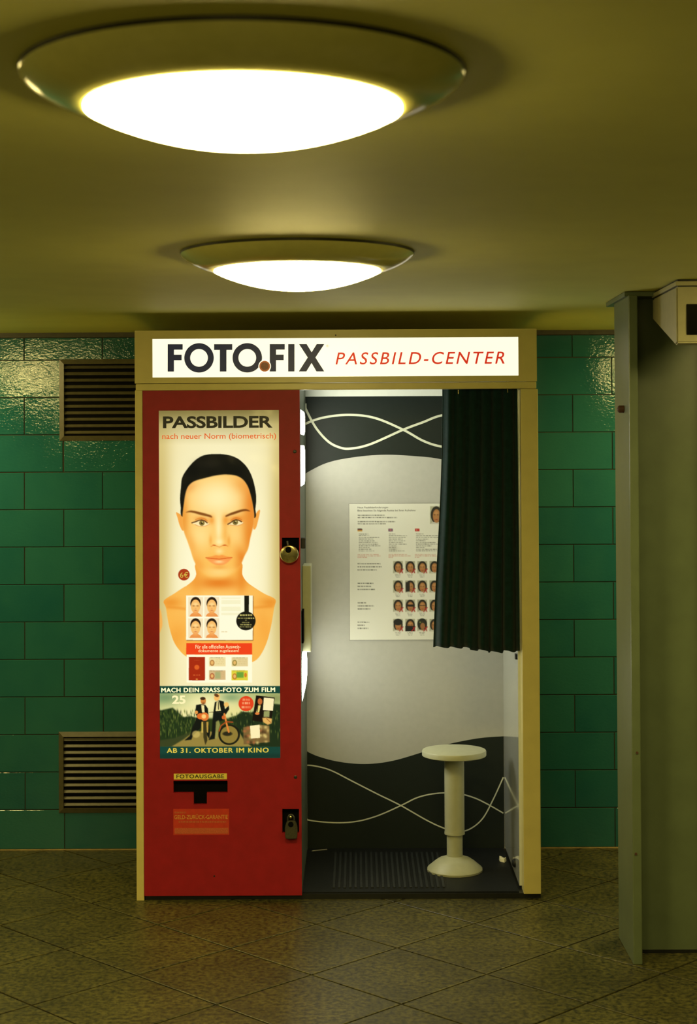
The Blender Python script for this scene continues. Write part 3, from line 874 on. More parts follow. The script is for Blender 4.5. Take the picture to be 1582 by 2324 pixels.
    C.blob(*Z3(535, 1610), 12, 10, (246, 172, 76), 0.7, **L); C.blob(*Z3(935, 1600), 12, 12, (236, 146, 52), 0.7, **L)
    # brow sockets, nose
    C.blob(*ZF(230, 235), 17, 7, (238, 142, 46), 0.75, 0.15, **L)
    C.blob(*ZF(1170, 225), 18, 8, (234, 132, 38), 0.8, -0.12, **L)
    C.blob(*ZF(490, 250), 6, 10, (240, 150, 54), 0.7, **L)
    C.blob(*ZF(870, 260), 7, 11, (240, 148, 50), 0.75, **L)
    C.blob(*ZF(860, 640), 5, 26, (246, 176, 78), 0.6, **L)
    C.blob(*ZF(680, 480), 7, 34, (255, 240, 180), 0.8, **L)
    C.blob(*ZF(700, 860), 9, 7, (255, 240, 178), 0.8, **L)
    C.blob(*ZF(455, 820), 4, 12, (244, 168, 70), 0.7, **L)
    C.blob(*ZF(960, 840), 4, 12, (240, 156, 58), 0.7, **L)
    C.line(mp(ZF, [(470,985),(545,950),(600,965),(700,1005),(780,965),(850,945),(930,975)]), 1.2, (224, 116, 40), 0.7, 3.0)
    C.ell(*ZF(555, 950), 3.4, 1.3, (196, 80, 24), 0.8, 0.1, 1.6); C.ell(*ZF(845, 950), 4.0, 1.4, (196, 78, 22), 0.8, -0.05, 1.6)
    C.blob(*ZF(700, 1120), 9, 6, (255, 238, 176), 0.6)
    # brows
    C.poly(mp(ZF, [(-235,45),(-120,-8),(0,-2),(150,32),(320,76),(470,128),(492,185),(350,150),(180,112),(0,60),(-130,38)]), (122, 66, 20), 0.92, 0.9, True)
    C.poly(mp(ZF, [(872,130),(1000,62),(1150,8),(1300,-36),(1440,-48),(1560,12),(1430,2),(1300,26),(1160,76),(1000,126),(885,165)]), (112, 58, 16), 0.92, 0.9, True)
    # eyes
    for eye, ir in (([(-60,330),(40,300),(130,262),(210,252),(290,275),(360,330),(420,370),(320,415),(220,430),(110,415),(20,375)], (215, 335)),
                    ([(935,370),(1020,320),(1090,265),(1160,245),(1240,262),(1310,300),(1370,330),(1310,375),(1200,410),(1090,400),(1000,388)], (1140, 315))):
        em = C.poly(mp(ZF, eye), (255, 232, 172), 1, 0.35, True)
        x, y = ZF(*ir)
        dm = np.clip(0.5-(np.hypot(C.PX-x, C.PY-y)-6.2)/1.2, 0, 1)*em
        C.comp(dm, (132, 112, 52)); C.comp(np.clip(0.5-(np.hypot(C.PX-x, C.PY-y)-2.6)/1.4, 0, 1)*em, (60, 48, 22))
        C.blob(x+1.2, y-2.0, 1.6, 1.6, (248, 232, 150), 0.9)
        C.line(mp(ZF, eye[:6]), 2.6, (74, 42, 16), 0.9, 2.0); C.line([(a, b-4.5) for a, b in mp(ZF, eye[1:6])], 2.0, (196, 100, 34), 0.6, 2.5)
        C.line(mp(ZF, eye[6:]), 1.0, (206, 108, 40), 0.7, 1.6)
    # mouth
    C.poly(mp(ZF, [(320,1295),(480,1260),(600,1228),(690,1240),(780,1222),(900,1258),(1060,1290),(900,1320),(700,1335),(500,1325)]), (246, 150, 66), 0.9, 0.8, True)
    C.poly(mp(ZF, [(340,1305),(500,1330),(700,1345),(900,1325),(1040,1300),(960,1400),(840,1480),(700,1505),(560,1480),(430,1400)]), (250, 150, 78), 0.85, 1.0, True)
    C.blob(*ZF(690, 1410), 10, 3.2, (255, 226, 160), 0.85)
    C.line(mp(ZF, [(325,1298),(430,1312),(560,1325),(700,1338),(850,1318),(950,1303),(1050,1295)]), 1.7, (208, 78, 22), 0.9, 1.6)
    C.blob(*ZF(700, 1560), 16, 5, (240, 160, 66), 0.6)
    # round price mark
    C.ell(417, 1305, 13.2, 13.2, (172, 60, 26), 1)
    # card with four passport pictures
    c0, c1 = Z4(360, 98), Z4(1026, 543)
    C.rect(c0[0]+0.8, c0[1]+1, c1[0]+1.4, c1[1]+1.6, (96, 56, 26), 0.7, 0.8)
    C.rect(*c0, *c1, (255, 250, 218))
    for zx in (455, 617):
        for zy in (212, 425):
            x0, y0 = Z4(zx-74, zy-98); x1, y1 = Z4(zx+74, zy+98)
            C.rect(x0, y0, x1, y1, (244, 226, 186))
            cx, cy = Z4(zx, zy)
            C.poly([(cx-14, y1), (cx-11, cy+16.5), (cx-5, cy+13), (cx+5, cy+13), (cx+11, cy+16.5), (cx+15, y1)], (236, 150, 76), 1, 0.3)
            C.ell(cx, cy-8, 12, 14.5, (42, 28, 18), 1)
            C.ell(cx, cy-1, 10.6, 15.5, (246, 186, 104), 1)
            C.rect(cx-5, cy+9, cx+5, cy+17, (240, 160, 84), 0.9, 0.4)
            C.blob(cx, cy-6, 6, 4, (255, 224, 156), 0.8); C.blob(cx, cy+6, 5, 6, (252, 206, 130), 0.6)
            for s in (-1, 1):
                C.blob(cx+s*4.6, cy-2.2, 2.6, 1.0, (110, 60, 24), 0.8)
            C.blob(cx, cy+7.8, 3.2, 1.1, (196, 88, 44), 0.8); C.blob(cx, cy+3.6, 2.2, 1.0, (220, 130, 60), 0.6)
    for y0, y1 in ((118, 132), (145, 185), (210, 255), (272, 296)):
        x0, ya = Z4(712, y0); x1, yb = Z4(905, y1)
        C.rect(x0, ya, x1, yb, (236, 232, 184), 0.55)
    C.scribble(*[Z4(712, 0)[0], Z4(778, 0)[0]], Z4(0, 461)[1], 2.2, (196, 170, 110), 0.8)
    a_, b_ = Z4(942, 100), Z4(988, 270)
    C.rect(*a_, *b_, (26, 25, 16))
    cx, cy = Z4(958, 352)
    C.ell(cx, cy, 22, 21.5, (26, 25, 18), 1)
    for i, (hw, dy, hh) in enumerate(((14, -13.2, 3.4), (19, -6, 2.8), (2, -1.5, 2.0), (9, 3.6, 2.4), (13, 8.6, 2.4), (14, 13.6, 2.4))):
        C.scribble(cx-hw, cx+hw, cy+dy, hh, (238, 226, 128), 0.9 if i < 2 else 0.75)
    # red bar and document pictures
    r0, r1 = Z4(362, 575), Z4(1020, 688)
    C.rect(*r0, *r1, (238, 68, 28))
    d0, d1 = Z4(366, 690), Z4(1020, 968)
    C.rect(*d0, *d1, (255, 250, 216))
    p0, p1 = Z4(388, 712), Z4(550, 946)
    C.rect(*p0, *p1, (166, 44, 18))
    C.ell(*Z4(468, 815), 5.6, 5.6, (222, 96, 36), 1, soft=2)
    C.scribble(Z4(440, 0)[0], Z4(495, 0)[0], Z4(0, 745)[1], 1.6, (200, 90, 40), 0.6)
    C.scribble(Z4(432, 0)[0], Z4(502, 0)[0], Z4(0, 893)[1], 2.4, (220, 110, 50), 0.8)
    C.ell(*Z4(468, 934), 2.4, 1.4, (230, 150, 70), 1)
    docs = [((590,715,755,806), (238,220,160), (178,120,60)), ((815,715,978,806), (228,208,150), (150,130,60)),
            ((590,845,755,940), (214,182,128), (178,96,56)), ((815,845,978,945), (222,208,62), (192,120,40))]
    for (q0, q1, q2, q3), bg, ph in docs:
        x0, y0 = Z4(q0, q1); x1, y1 = Z4(q2, q3)
        C.rect(x0, y0, x1, y1, bg)
        C.ell(x0+7, y0+(y1-y0)*0.62, 5.5, 7, ph, 0.9); C.ell(x0+7, y0+(y1-y0)*0.6, 3.0, 4.2, (240, 190, 110), 0.9)
        for k in range(3): C.scribble(x0+15, x1-3, y0+6+k*4.5, 1.4, (190, 160, 90), 0.5)
        C.scribble(x0+3, x1-6, y0+1.4, 1.4, (70, 70, 50), 0.6)
    x0, y0 = Z4(865, 862); x1, y1 = Z4(935, 920); C.rect(x0, y0, x1, y1, (96, 156, 60), 0.9, 0.8)
    C.ell(*Z4(955, 893), 3, 5, (214, 120, 40), 0.9)
    x0, y0 = Z4(650, 860); x1, y1 = Z4(705, 930); C.rect(x0, y0, x1, y1, (150, 168, 110), 0.7, 1.2)
    # ---- cinema strip
    sy0 = 1558
    C.poly([(340, sy0), (660, sy0), (660, 1730), (340, 1730)], (24, 70, 56))
    top, bot = Z6(0, 195)[1], Z6(0, 880)[1]
    C.rect(340, top, 660, bot, (176, 186, 118))
    sm = C.pmask([(340, top), (660, top), (660, bot), (340, bot)])
    C.blob(*Z6(640, 330), 80, 30, (248, 240, 178), 0.95, clip=sm)
    C.blob(*Z6(300, 460), 60, 16, (250, 238, 170), 0.9, clip=sm)
    C.blob(*Z6(980, 430), 40, 18, (238, 226, 150), 0.8, clip=sm)
    C.blob(*Z6(80, 250), 34, 14, (108, 140, 96), 0.8, clip=sm); C.blob(*Z6(930, 250), 24, 10, (118, 150, 104), 0.7, clip=sm)
    C.blob(*Z6(1500, 260), 26, 12, (130, 138, 84), 0.7, clip=sm)
    gm = np.clip((C.PY-Z6(0, 500)[1])/6, 0, 1)*sm
    C.comp(gm, (46, 60, 24))
    C.poly(mp(Z6, [(0,420),(90,400),(180,380),(250,440),(320,500),(420,490),(520,520),(520,720),(380,690),(160,800),(0,840)]), (34, 52, 24), 1, 1.2)
    C.poly(mp(Z6, [(900,510),(1000,480),(1060,430),(1200,440),(1330,350),(1480,330),(1582,340),(1582,880),(1040,880),(1000,640)]), (30, 46, 24), 1, 1.2)
    for k in range(420):     # field of tall plants
        x, y = random.uniform(0, 560) if k % 3 else random.uniform(900, 1560), random.uniform(420, 760)
        c = random.choice(((70, 92, 36), (96, 112, 44), (24, 40, 18), (120, 128, 56), (18, 30, 16)))
        px, py = Z6(x, y); C_l = random.uniform(2, 5)
        sl = np.exp(-(((C.PX-px)/0.9)**2+((C.PY-py)/C_l)**2))*sm
        C.comp(sl, c, 0.75)
    C.poly(mp(Z6, [(150,880),(300,790),(440,700),(520,680),(1040,700),(1100,800),(1200,880)]), (150, 130, 62), 1, 1.0)
    C.poly(mp(Z6, [(0,800),(200,770),(420,690),(330,780),(160,880),(0,880)]), (58, 66, 34), 0.9, 1.2)
    D = (20, 24, 18)
    # rider standing behind the round lamp, in a dark suit
    C.poly(mp(Z6, [(480,345),(540,335),(600,345),(632,390),(640,480),(600,560),(520,560),(470,450)]), D, 1, 0.5)
    C.poly(mp(Z6, [(546,345),(584,350),(590,440),(556,440)]), (240, 226, 160), 1, 0.4)
    C.ell(*Z6(572, 290), 6.2, 8.2, (210, 132, 60), 1); C.ell(*Z6(566, 262), 6, 3.6, (50, 34, 20), 0.9); C.blob(*Z6(575, 325), 4, 2.5, (110, 64, 30), 0.8)
    C.poly(mp(Z6, [(500,480),(560,540),(540,640),(440,740),(420,790),(330,800),(400,740),(430,640)]), D, 1, 0.6)
    C.poly(mp(Z6, [(590,540),(640,560),(660,700),(650,780),(600,700)]), D, 1, 0.6)
    C.ell(*Z6(485, 440), 3.6, 4, (226, 150, 70), 1)
    C.ell(*Z6(536, 490), 8, 7, (224, 110, 42), 1); C.ell(*Z6(590, 495), 9.5, 9.5, (226, 120, 52), 1); C.ell(*Z6(580, 492), 5, 5, (252, 206, 120), 1, soft=2)
    C.poly(mp(Z6, [(550,560),(580,560),(572,700),(548,700)]), (206, 176, 82), 1, 0.5); C.poly(mp(Z6, [(610,560),(640,560),(636,700),(606,690)]), (186, 150, 64), 1, 0.5)
    C.poly(mp(Z6, [(570,560),(610,560),(625,800),(600,860),(575,760)]), (60, 54, 26), 1, 0.6)
    C.ell(*Z6(480, 720), 9, 8, (200, 178, 96), 0.8, soft=3)
    # second rider, leaning
    C.poly(mp(Z6, [(720,310),(780,285),(836,300),(850,400),(900,350),(905,400),(860,470),(800,440),(700,450)]), D, 1, 0.5)
    C.poly(mp(Z6, [(745,300),(775,300),(800,420),(730,425)]), (236, 222, 150), 1, 0.4); C.line(mp(Z6, [(765,310),(768,400)]), 2, (30, 30, 22), 0.9)
    C.ell(*Z6(748, 245), 6.4, 8.6, (246, 186, 100), 1, 0.3); C.ell(*Z6(742, 222), 5.6, 3.4, (90, 52, 24), 0.9, 0.4)
    C.ell(*Z6(868, 340), 5.5, 5.5, (240, 190, 104), 1)
    C.poly(mp(Z6, [(700,440),(830,440),(840,540),(760,560),(730,700),(720,780),(640,795),(680,720),(690,560)]), D, 1, 0.6)
    C.poly(mp(Z6, [(735,560),(770,540),(790,600),(760,700),(750,780),(725,770)]), (150, 150, 80), 0.9, 0.8)
    # its front wheel and fork
    wx, wy = Z6(905, 725)
    C.ell(wx, wy, 24.5, 23.5, (26, 28, 18), 1); C.ell(wx, wy, 20, 19.5, (142, 122, 54), 1, soft=1.6)
    C.ell(wx-4, wy-2, 11, 5, (34, 32, 20), 0.9, soft=2)
    C.line(mp(Z6, [(650,440),(700,435)]), 1.2, (60, 30, 16), 0.9)
    C.line(mp(Z6, [(845,460),(870,580),(900,690)]), 4.0, (226, 132, 54), 1, 1.2); C.line(mp(Z6, [(950,565),(870,560),(800,610),(775,680)]), 2.6, (176, 78, 34), 1, 1.2)
    C.ell(*Z6(830, 505), 3.6, 4.4, (206, 100, 44), 1)
    # red round badge and two inset pictures
    C.ell(*Z6(1122, 328), 17.2, 17.2, (224, 66, 30), 1)
    for k, (hw, dy) in enumerate(((8, -9), (9, -1), (10, 8))): C.scribble(Z6(1122, 0)[0]-hw, Z6(1122, 0)[0]+hw, Z6(0, 328)[1]+dy, 5, (252, 196, 140), 0.85)
    C.poly(mp(Z6, [(1250,222),(1490,250),(1440,580),(1200,545)]), (24, 18, 12), 1, 0.4)
    C.ell(*Z6(1300, 300), 5.2, 7.4, (196, 104, 48), 1); C.poly(mp(Z6, [(1250,440),(1275,350),(1310,350),(1290,440)]), (236, 216, 120), 1, 0.4); C.line(mp(Z6, [(1272,355),(1265,430)]), 1.8, (30, 24, 14), 0.9)
    C.ell(*Z6(1265, 455), 5, 3, (224, 128, 60), 1)
    C.poly(mp(Z6, [(1350,250),(1480,262),(1466,420),(1338,410)]), (250, 236, 182), 1, 0.3)
    C.poly(mp(Z6, [(1350,425),(1425,420),(1420,500),(1345,500)]), (150, 156, 96), 1, 0.6)
    C.poly(mp(Z6, [(1330,510),(1380,505),(1455,520),(1450,580),(1400,600),(1340,565)]), (226, 176, 92), 1, 0.8); C.line(mp(Z6, [(1385,520),(1440,570)]), 2, (150, 90, 40), 0.7)
    C.poly(mp(Z6, [(1085,630),(1300,600),(1420,610),(1425,820),(1090,850)]), (120, 96, 52), 1, 0.6)
    for k in range(26):
        px, py = Z6(random.uniform(1095, 1415), random.uniform(630, 830))
        C.blob(px, py, random.uniform(2, 5), random.uniform(2, 5), random.choice(((206, 176, 100), (70, 46, 26), (176, 104, 60), (224, 200, 120))), 0.8, clip=sm)
    C.poly(mp(Z6, [(1172,612),(1295,598),(1302,765),(1185,775)]), (250, 236, 180), 1, 0.3)
    C.poly([(340, bot), (660, bot), (660, 1730), (340, 1730)], (20, 66, 54), 1)
    C.poly([(340, 1712), (660, 1712), (660, 1730), (340, 1730)], (16, 52, 42), 0.8, 2)
    return C
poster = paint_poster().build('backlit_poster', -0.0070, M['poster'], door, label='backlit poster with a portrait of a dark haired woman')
YP = -0.0078
text('poster_title', 'PASSBILDER', *FR(*Z3(203, 182), *Z3(1242, 297)), YP, M['t_black'], poster, bold=0.030, space=0.97)
text('poster_subtitle', 'nach neuer Norm (biometrisch)', *FR(*Z3(196, 345), *Z3(1275, 415)), YP, M['t_orange'], poster, bold=0.006)
text('price_mark', '6€', *FR(408, 1299, 427, 1312), YP, M['t_gold'], poster, bold=0.0)
text('red_bar_lettering', 'Für alle offiziellen Ausweis-', *FR(*Z4(455, 590), *Z4(905, 628)), YP, M['t_cream'], poster, bold=0.004)
text('red_bar_lettering', 'dokumente zugelassen!', *FR(*Z4(483, 634), *Z4(888, 672)), YP, M['t_cream'], poster, bold=0.004)
text('strip_headline', 'MACH DEIN SPASS-FOTO ZUM FILM', *FR(*Z6(35, 123), *Z6(1492, 180)), YP, M['t_cream'], poster, fat=0.0009, space=1.10)
text('strip_number', '25', *FR(*Z6(172, 222), *Z6(345, 332)), YP, M['t_cream'], poster, bold=0.03)
text('strip_dateline', 'AB 31. OKTOBER IM KINO', *FR(*Z6(108, 895), *Z6(1410, 955)), YP, M['t_gold'], poster, fat=0.0009, space=1.14)

# ---- cabin floor mat with ribs
mat_o = B(-0.200, 0.560, 0.012, 0.640, 0.0185, 0.0225).build('floor_mat', M['black_rubber'], booth, label='black ribbed rubber mat')
rib = B(-0.0042, 0.0042, 0.06, 0.565, 0.0, 0.0042).mesh('rib', mat('worn_rubber', (0.0065, 0.0095, 0.009), 0.6, var=0.3))
for k in range(21):
    o = link('rib', rib, mat_o); o.location = (-0.092+k*0.0195, 0, 0.0224)
MB().lathe([(0.004, 0.0), (0.016, 0.0), (0.016, -0.006), (0.010, -0.012), (0.003, -0.014)], 24, 'x', (0.566, 0.20, 0.075)).build('black_stud', M['black'], booth, True)  # small black stud low on the cabin side wall
B(0.5595, 0.566, 0.085, 0.115, 0.826, 0.845, 0.001).build('wall_clip', M['black'], booth)
MB().tube([(-0.20, 0.040, 1.808), (0.18, 0.040, 1.808), (0.566, 0.040, 1.808)], 0.007).build('curtain_rail', M['steel'], booth, True)

# ------------------------------------------------------------------ things in and on the booth
# curtain
cur = thing('curtain', (0.44, 0.04, 0.87), 'dark teal pleated curtain drawn to the right side of the booth opening', 'curtain')
def curtain():
    NU, NV = 150, 44; vs = []
    for j in range(NV+1):
        v = j/NV
        xl = 0.300-0.034*v**1.1+0.004*math.sin(v*5); xr = 0.5700+0.0035*v
        for i in range(NU+1):
            u = i/NU
            ph = u*2*math.pi*6.5+0.5*math.sin(u*9)+0.3*v*math.sin(u*23)
            amp = 0.006+0.009*v
            y = 0.034+amp*(math.sin(ph)+0.28*math.sin(2.1*ph+1))+0.006*v
            if u < 0.12: y += 0.012*((0.12-u)/0.12)**2
            zb = 0.878-0.012*u-0.006*math.sin(ph+1)*0.6-(0.006 if u > 0.42 else 0)-(0.005 if 0.62 < u < 0.82 else 0)
            x = xl+(xr-xl)*(u+0.010*math.cos(ph))
            vs.append((min(x, 0.5738) if True else x, y, 1.806+(zb-1.806)*v))
    fs = [(j*(NU+1)+i, j*(NU+1)+i+1, (j+1)*(NU+1)+i+1, (j+1)*(NU+1)+i) for j in range(NV) for i in range(NU)]
    return MB().add(vs, fs)
cl = curtain().build('cloth', M['cloth'], cur, True)
so = cl.modifiers.new('thickness', 'SOLIDIFY'); so.thickness = 0.0025
for k, x in enumerate((0.312, 0.365, 0.42, 0.475, 0.53, 0.562)):
    MB().tube([(x+0.0105*math.cos(a)*0.0, 0.040+0.0125*math.cos(a), 1.806+0.0125*math.sin(a)) for a in np.linspace(0, 2*math.pi, 17)], 0.0018, 8).build('ring', M['steel'], cur, True)
for x, z in ((0.357, 1.778), (0.531, 1.781)):
    B(x-0.0012, x+0.0012, 0.008, 0.0105, z-0.006, z+0.008).build('hook', M['brass'], cur)

# stool
sx, sy = 0.3515, 0.300
stl = thing('stool', (sx, sy, 0.0225), 'round cream plastic swivel stool on a pedestal inside the booth', 'stool')
def L(prof, n=56, ph=0.0): return MB().lathe(prof, n, 'z', (sx, sy, 0), ph=ph)
L([(0.02, 0.444), (0.104, 0.444), (0.116, 0.4455), (0.1185, 0.448), (0.1185, 0.4625), (0.1165, 0.4665), (0.07, 0.4735), (0.03, 0.4745), (0.004, 0.4745)]).build('seat', M['stool'], stl, True)
L([(0.0365, 0.162), (0.0365, 0.447), (0.028, 0.4465)]).build('outer_tube', M['stool'], stl, True)
L([(0.020, 0.158), (0.0375, 0.158), (0.0375, 0.166), (0.020, 0.166)]).build('collar', M['stool'], stl, True)
L([(0.0292, 0.070), (0.0292, 0.160), (0.01, 0.160)]).build('inner_tube', M['stool'], stl, True)
L([(0.06, 0.0230), (0.1025, 0.0230), (0.1035, 0.0300), (0.098, 0.0370), (0.070, 0.0600), (0.060, 0.0665), (0.046, 0.0690), (0.034, 0.0770), (0.030, 0.0775)], 16, 0.13).build('base', M['stool'], stl, True)

# notice sheet on the back panel
nx0, nx1, nz0, nz1 = -0.0335, 0.3440, 0.8335, 1.3660
def paint_notice():
    C = Canvas(nx0, nx1, nz0, nz1, 0.0019, binv)
    C.im[:] = np.array((232, 232, 216))/255.0
    Zn = lambda zx, zy: (780+zx/6.878, 1130+zy/6.878)
    ink = (70, 72, 62); grey = (96, 98, 86)
    def row(x0, x1, y, h=2.0, c=ink, a=0.75):
        p, q = Zn(x0, y), Zn(x1, y); C.scribble(p[0], q[0], p[1], h, c, a)
    for a_ in ((218,640,272),(218,835,308),(218,805,372),(218,655,406)): row(*a_, h=2.2)
    ends = [[385,400,555,465,480,530,540,575,405,430,480], [805,990,965,920,960,920,980,830,820,820,950], [1250,1500,1500,1320,1280,1440,1500,1375,1260,1500,1500]]
    for cx0, es in zip((235, 705, 1130), ends):
        for k, e in enumerate(es): row(cx0, e, 565+k*26.5, 1.7, (80, 82, 72), 0.7)
    for cx0, es in zip((218, 700, 1112), ((545,575,370), (990,1045,770), (1440,1500,1190))):
        for k, e in enumerate(es): row(cx0, e, 886+k*22, 1.6, (190, 96, 76), 0.65)
    for y0, es in ((1030,(575,590,520)), (1335,(465,430,490)), (1640,(350,470,420)), (1942,(400,330,385))):
        for k, e in enumerate(es): row(218, e, y0+k*48, 2.4, ink, 0.8)
    # flags
    x, y = Zn(218, 482); w, h = 10.5, 6.0
    for k, c in enumerate(((24, 22, 18), (150, 36, 24), (206, 160, 60))): C.rect(x, y+k*h/3, x+w, y+(k+1)*h/3, c)
    x, y = Zn(696, 482); C.rect(x, y, x+w, y+h, (70, 60, 96)); C.rect(x, y+2.3, x+w, y+3.7, (196, 90, 90)); C.rect(x+4.4, y, x+6, y+h, (196, 90, 90)); C.line([(x, y), (x+w, y+h)], 0.8, (206, 170, 170), 0.8); C.line([(x, y+h), (x+w, y)], 0.8, (206, 170, 170), 0.8)
    x, y = Zn(1112, 482); C.rect(x, y, x+w, y+h, (188, 46, 34)); C.ell(x+4, y+3, 1.5, 1.5, (220, 150, 140), 1)
    def head(x0, y0, x1, y1, kind=0, tick=True):
        C.rect(x0, y0, x1, y1, (176, 176, 150))
        cx, cy, w, h = (x0+x1)/2, (y0+y1)/2, x1-x0, y1-y0
        C.ell(cx+0.3, cy-h*0.02, w*0.46, h*0.47, (28, 26, 20), 1)
        C.poly([(x0, y1), (x0+w*0.2, y1-h*0.12), (x1-w*0.25, y1-h*0.12), (x1, y1)], (206, 206, 190), 1, 0.3)
        C.ell(cx+w*0.03, cy+h*0.05, w*0.31, h*0.38, (170, 116, 66), 1)
        C.blob(cx, cy-h*0.1, w*0.2, h*0.14, (206, 156, 100), 0.8); C.blob(cx, cy+h*0.2, w*0.16, h*0.1, (196, 140, 88), 0.6)
        for s in (-1, 1): C.blob(cx+s*w*0.13, cy-h*0.02, w*0.08, h*0.03, (70, 40, 22), 0.8)
        C.blob(cx+w*0.02, cy+h*0.25, w*0.11, h*0.035, (150, 62, 46), 0.9)
        if kind == 1: C.poly([(x0+1, y1-2), (x0+1, y0+4), (cx-1, y0+4), (cx-1, y1-3)], (24, 24, 20), 0.95, 0.5, False)
        if kind == 2: C.rect(cx-w*0.36, cy-h*0.1, cx+w*0.38, cy+h*0.06, (18, 18, 16), 1, 0.5)
        if kind == 3: C.line([(cx-w*0.3, cy-h*0.03), (cx+w*0.32, cy-h*0.03)], 1.6, (50, 40, 30), 0.8)
        if kind == 4: C.ell(cx, y0+h*0.25, w*0.46, h*0.26, (20, 22, 20), 1)
        if kind == 5: C.rect(x0, cy+h*0.06, x1, y1, (18, 20, 18), 1, 0.6)
        if kind == 6:
            C.ell(cx, cy-h*0.1, w*0.5, h*0.45, (26, 34, 28), 0.85); C.ell(cx+w*0.05, cy+h*0.08, w*0.24, h*0.26, (160, 110, 66), 1); C.blob(cx-w*0.22, y0+h*0.26, 1.6, 1.6, (190, 200, 90), 0.9)
        if tick:
            C.line([(x1-w*0.34, y1-0.5), (x1+0.6, y1-h*0.36)], 2.0, (186, 36, 40), 0.95); C.line([(x1-w*0.2, y1-h*0.34), (x1-w*0.02, y1-1)], 1.8, (186, 36, 40), 0.9)
    head(*Zn(1350, 130), *Zn(1540, 410), 0, False)
    cols = (772, 962, 1150, 1340); rws = (988, 1290, 1590, 1892)
    kinds = ((0, 0, 0, 0), (0, 1, 0, 0), (0, 2, 3, 0), (4, 5, 6, 0))
    for r, y in enumerate(rws):
        for c, x in enumerate(cols):
            head(*Zn(x, y), *Zn(x+152, y+192), kinds[r][c], c < 3)
            if c < 3:
                for k in range(3): row(x+30+8*k, x+120-6*k, y+212+k*20, 1.4, grey, 0.6)
    C.blob(*Zn(790, 800), 12, 8, (170, 168, 150), 0.3)
    return C
no = thing('notice_sheet', ((nx0+nx1)/2, YB, nz0), 'white printed notice with rows of small portraits on the cabin back wall', 'notice')
B(nx0-0.0012, nx1+0.0012, YB-0.0034, YB-0.0012, nz0-0.0012, nz1+0.0012).build('board', mat('notice_edge', (0.10, 0.10, 0.08), 0.6, var=0.1), no)
pr = paint_notice().build('print', YB-0.0037, M['notice'], no)
def BR(a, b, c, d):
    cx, cz = BX((a+c)/2, (b+d)/2), BZ((a+c)/2, (b+d)/2); w, h = 0.0017231*(c-a)/2, 0.0017207*(d-b)/2
    return cx-w, cx+w, cz-h, cz+h
text('notice_heading', 'Neue Passbildanforderungen', *BR(811.5, 1149.5, 881, 1155), YB-0.0040, M['t_dark'], pr)
text('notice_heading', 'Bitte beachten Sie folgende Punkte bei Ihrer Aufnahme', *BR(811.5, 1156.5, 943, 1162), YB-0.0040, M['t_dark'], pr)

# padlocks
pk = thing('padlock', (FX(657, 1258), -0.012, FZ(657, 1280)), 'round brass disc padlock on the upper door hasp', 'padlock', 'padlocks on the red door')
cx, cz = FX(657, 1258), FZ(657, 1258); hx, hz = FX(655, 1248), FZ(655, 1248)
def annulus():
    n = 40; vs = []; R = 0.0325
    rings = [(R*0.90, -0.0140, cx, cz), (R, -0.0185, cx, cz), (R, -0.0270, cx, cz), (R*0.93, -0.0320, cx, cz), (R*0.80, -0.0335, cx, cz), (0.0125, -0.0335, hx, hz), (0.0105, -0.0315, hx, hz), (0.0100, -0.0140, hx, hz)]
    for r, y, ax, az in rings:
        vs += [(ax+r*math.cos(2*math.pi*k/n), y, az+r*math.sin(2*math.pi*k/n)) for k in range(n)]
    m = len(rings)
    return MB().add(vs, [(i*n+k, i*n+(k+1) % n, ((i+1) % m)*n+(k+1) % n, ((i+1) % m)*n+k) for i in range(m) for k in range(n)])
annulus().build('body', M['brass'], pk, True)
MB().lathe([(0.0098, -0.0150), (0.0098, -0.0250), (0.006, -0.0262)], 24, 'y', (hx, 0, hz)).build('keyway', M['recess'], pk)
MB().tube([(hx-0.004, -0.016, hz+0.030), (hx-0.002, -0.020, hz+0.018), (hx, -0.021, hz+0.006)], 0.0042).build('shackle', M['dark_steel'], pk, True)
pk2 = thing('padlock', (FX(661, 1880), -0.012, FZ(661, 1900)), 'dark grey block padlock on the lower door hasp', 'padlock', 'padlocks on the red door')
x0, x1, z0, z1 = FR(647.5, 1860, 676, 1901)
body = [(x0+0.004, z0), (x1-0.004, z0), (x1-0.001, z0+0.006), (x1, z0+0.04), (x1-0.006, z1-0.004), (x1-0.013, z1), (x0+0.013, z1), (x0+0.006, z1-0.004), (x0, z0+0.04), (x0+0.001, z0+0.006)]
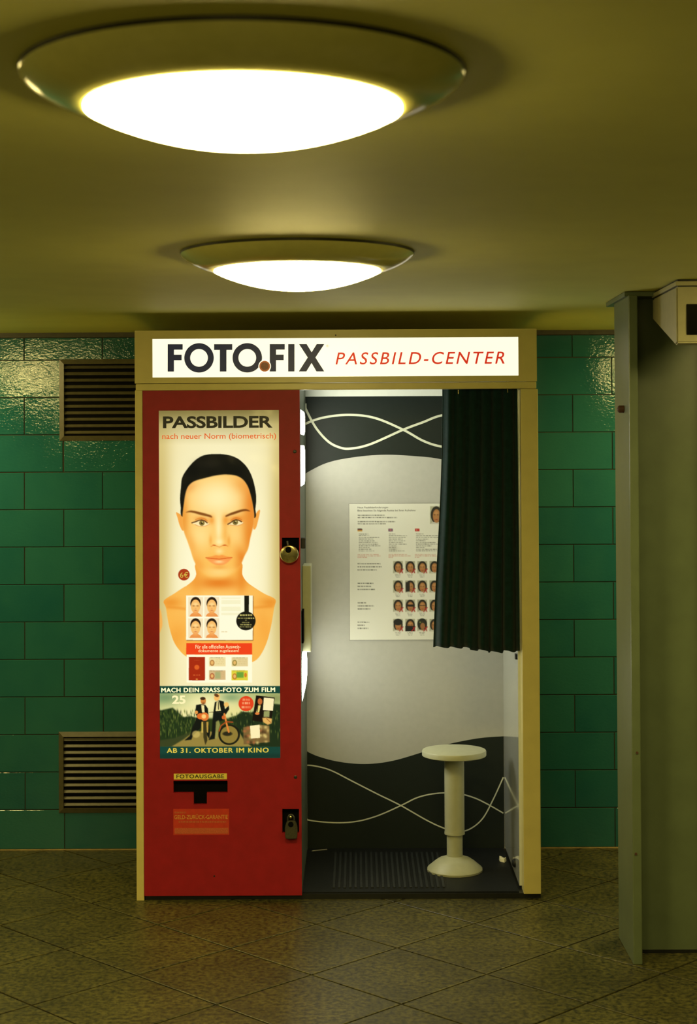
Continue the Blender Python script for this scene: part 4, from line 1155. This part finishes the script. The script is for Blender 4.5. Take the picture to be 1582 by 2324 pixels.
def pad():
    bm = bmesh.new()
    a = [bm.verts.new((x, -0.0135, z)) for x, z in body]; b = [bm.verts.new((x, -0.0330, z)) for x, z in body]; n = len(body)
    bm.faces.new(a); bm.faces.new(b[::-1])
    for i in range(n): bm.faces.new((a[i], b[i], b[(i+1) % n], a[(i+1) % n]))
    bmesh.ops.recalc_face_normals(bm, faces=bm.faces)
    bmesh.ops.bevel(bm, geom=list(bm.edges), offset=0.0022, segments=2, affect='EDGES'); bm.verts.index_update()
    mb = MB().add([v.co[:] for v in bm.verts], [[v.index for v in f.verts] for f in bm.faces]); bm.free(); return mb
pad().build('body', mat('grey_lock_body', (0.075, 0.070, 0.045), 0.45, 0.5, var=0.2, var_scale=150), pk2, True)
kx, kz = FX(661, 1868), FZ(661, 1868)
MB().lathe([(0.0095, -0.0320), (0.0095, -0.0336), (0.006, -0.0338)], 24, 'y', (kx, 0, kz)).build('keyway', M['recess'], pk2)
MB().tube([(kx-0.011, -0.022, z1-0.004), (kx-0.011, -0.022, z1+0.010), (kx-0.006, -0.021, z1+0.017), (kx, -0.020, z1+0.0195), (kx+0.006, -0.021, z1+0.017), (kx+0.011, -0.022, z1+0.010), (kx+0.011, -0.022, z1-0.004)], 0.0038).build('shackle', M['dark_steel'], pk2, True)
MB().lathe([(0.0042, 0.0), (0.0042, -0.006), (0.002, -0.0075)], 16, 'y', (kx-0.001, -0.018, z1+0.0105)).build('staple', M['brass'], pk2, True)

# litter
def scrap(pts, h, name, label, m):
    mb = MB(); n = len(pts)
    cx = sum(p[0] for p in pts)/n; cy = sum(p[1] for p in pts)/n
    vs = [(x, y, 0.0226) for x, y in pts]+[(cx+(x-cx)*0.9, cy+(y-cy)*0.8, 0.0226+h*(0.5+0.5*((i*7) % 3)/2)) for i, (x, y) in enumerate(pts)]
    mb.add(vs, [tuple(range(n))[::-1], tuple(range(n, 2*n))]+[(i, (i+1) % n, n+(i+1) % n, n+i) for i in range(n)])
    return tag(mb.build(name, m), label, 'litter')
scrap([(0.529, 0.43), (0.545, 0.415), (0.554, 0.435), (0.548, 0.455), (0.536, 0.47), (0.528, 0.455)], 0.016, 'paper_scrap', 'small crumpled pale paper scrap on the black mat by the cabin side wall', M['paper'])
scrap([(-0.185, 0.600), (-0.125, 0.622), (-0.125, 0.628), (-0.186, 0.606)], 0.003, 'paper_strip', 'thin pale paper strip lying at the back left corner of the cabin floor', mat('grey_strip', (0.25, 0.24, 0.18), 0.6, var=0.1))
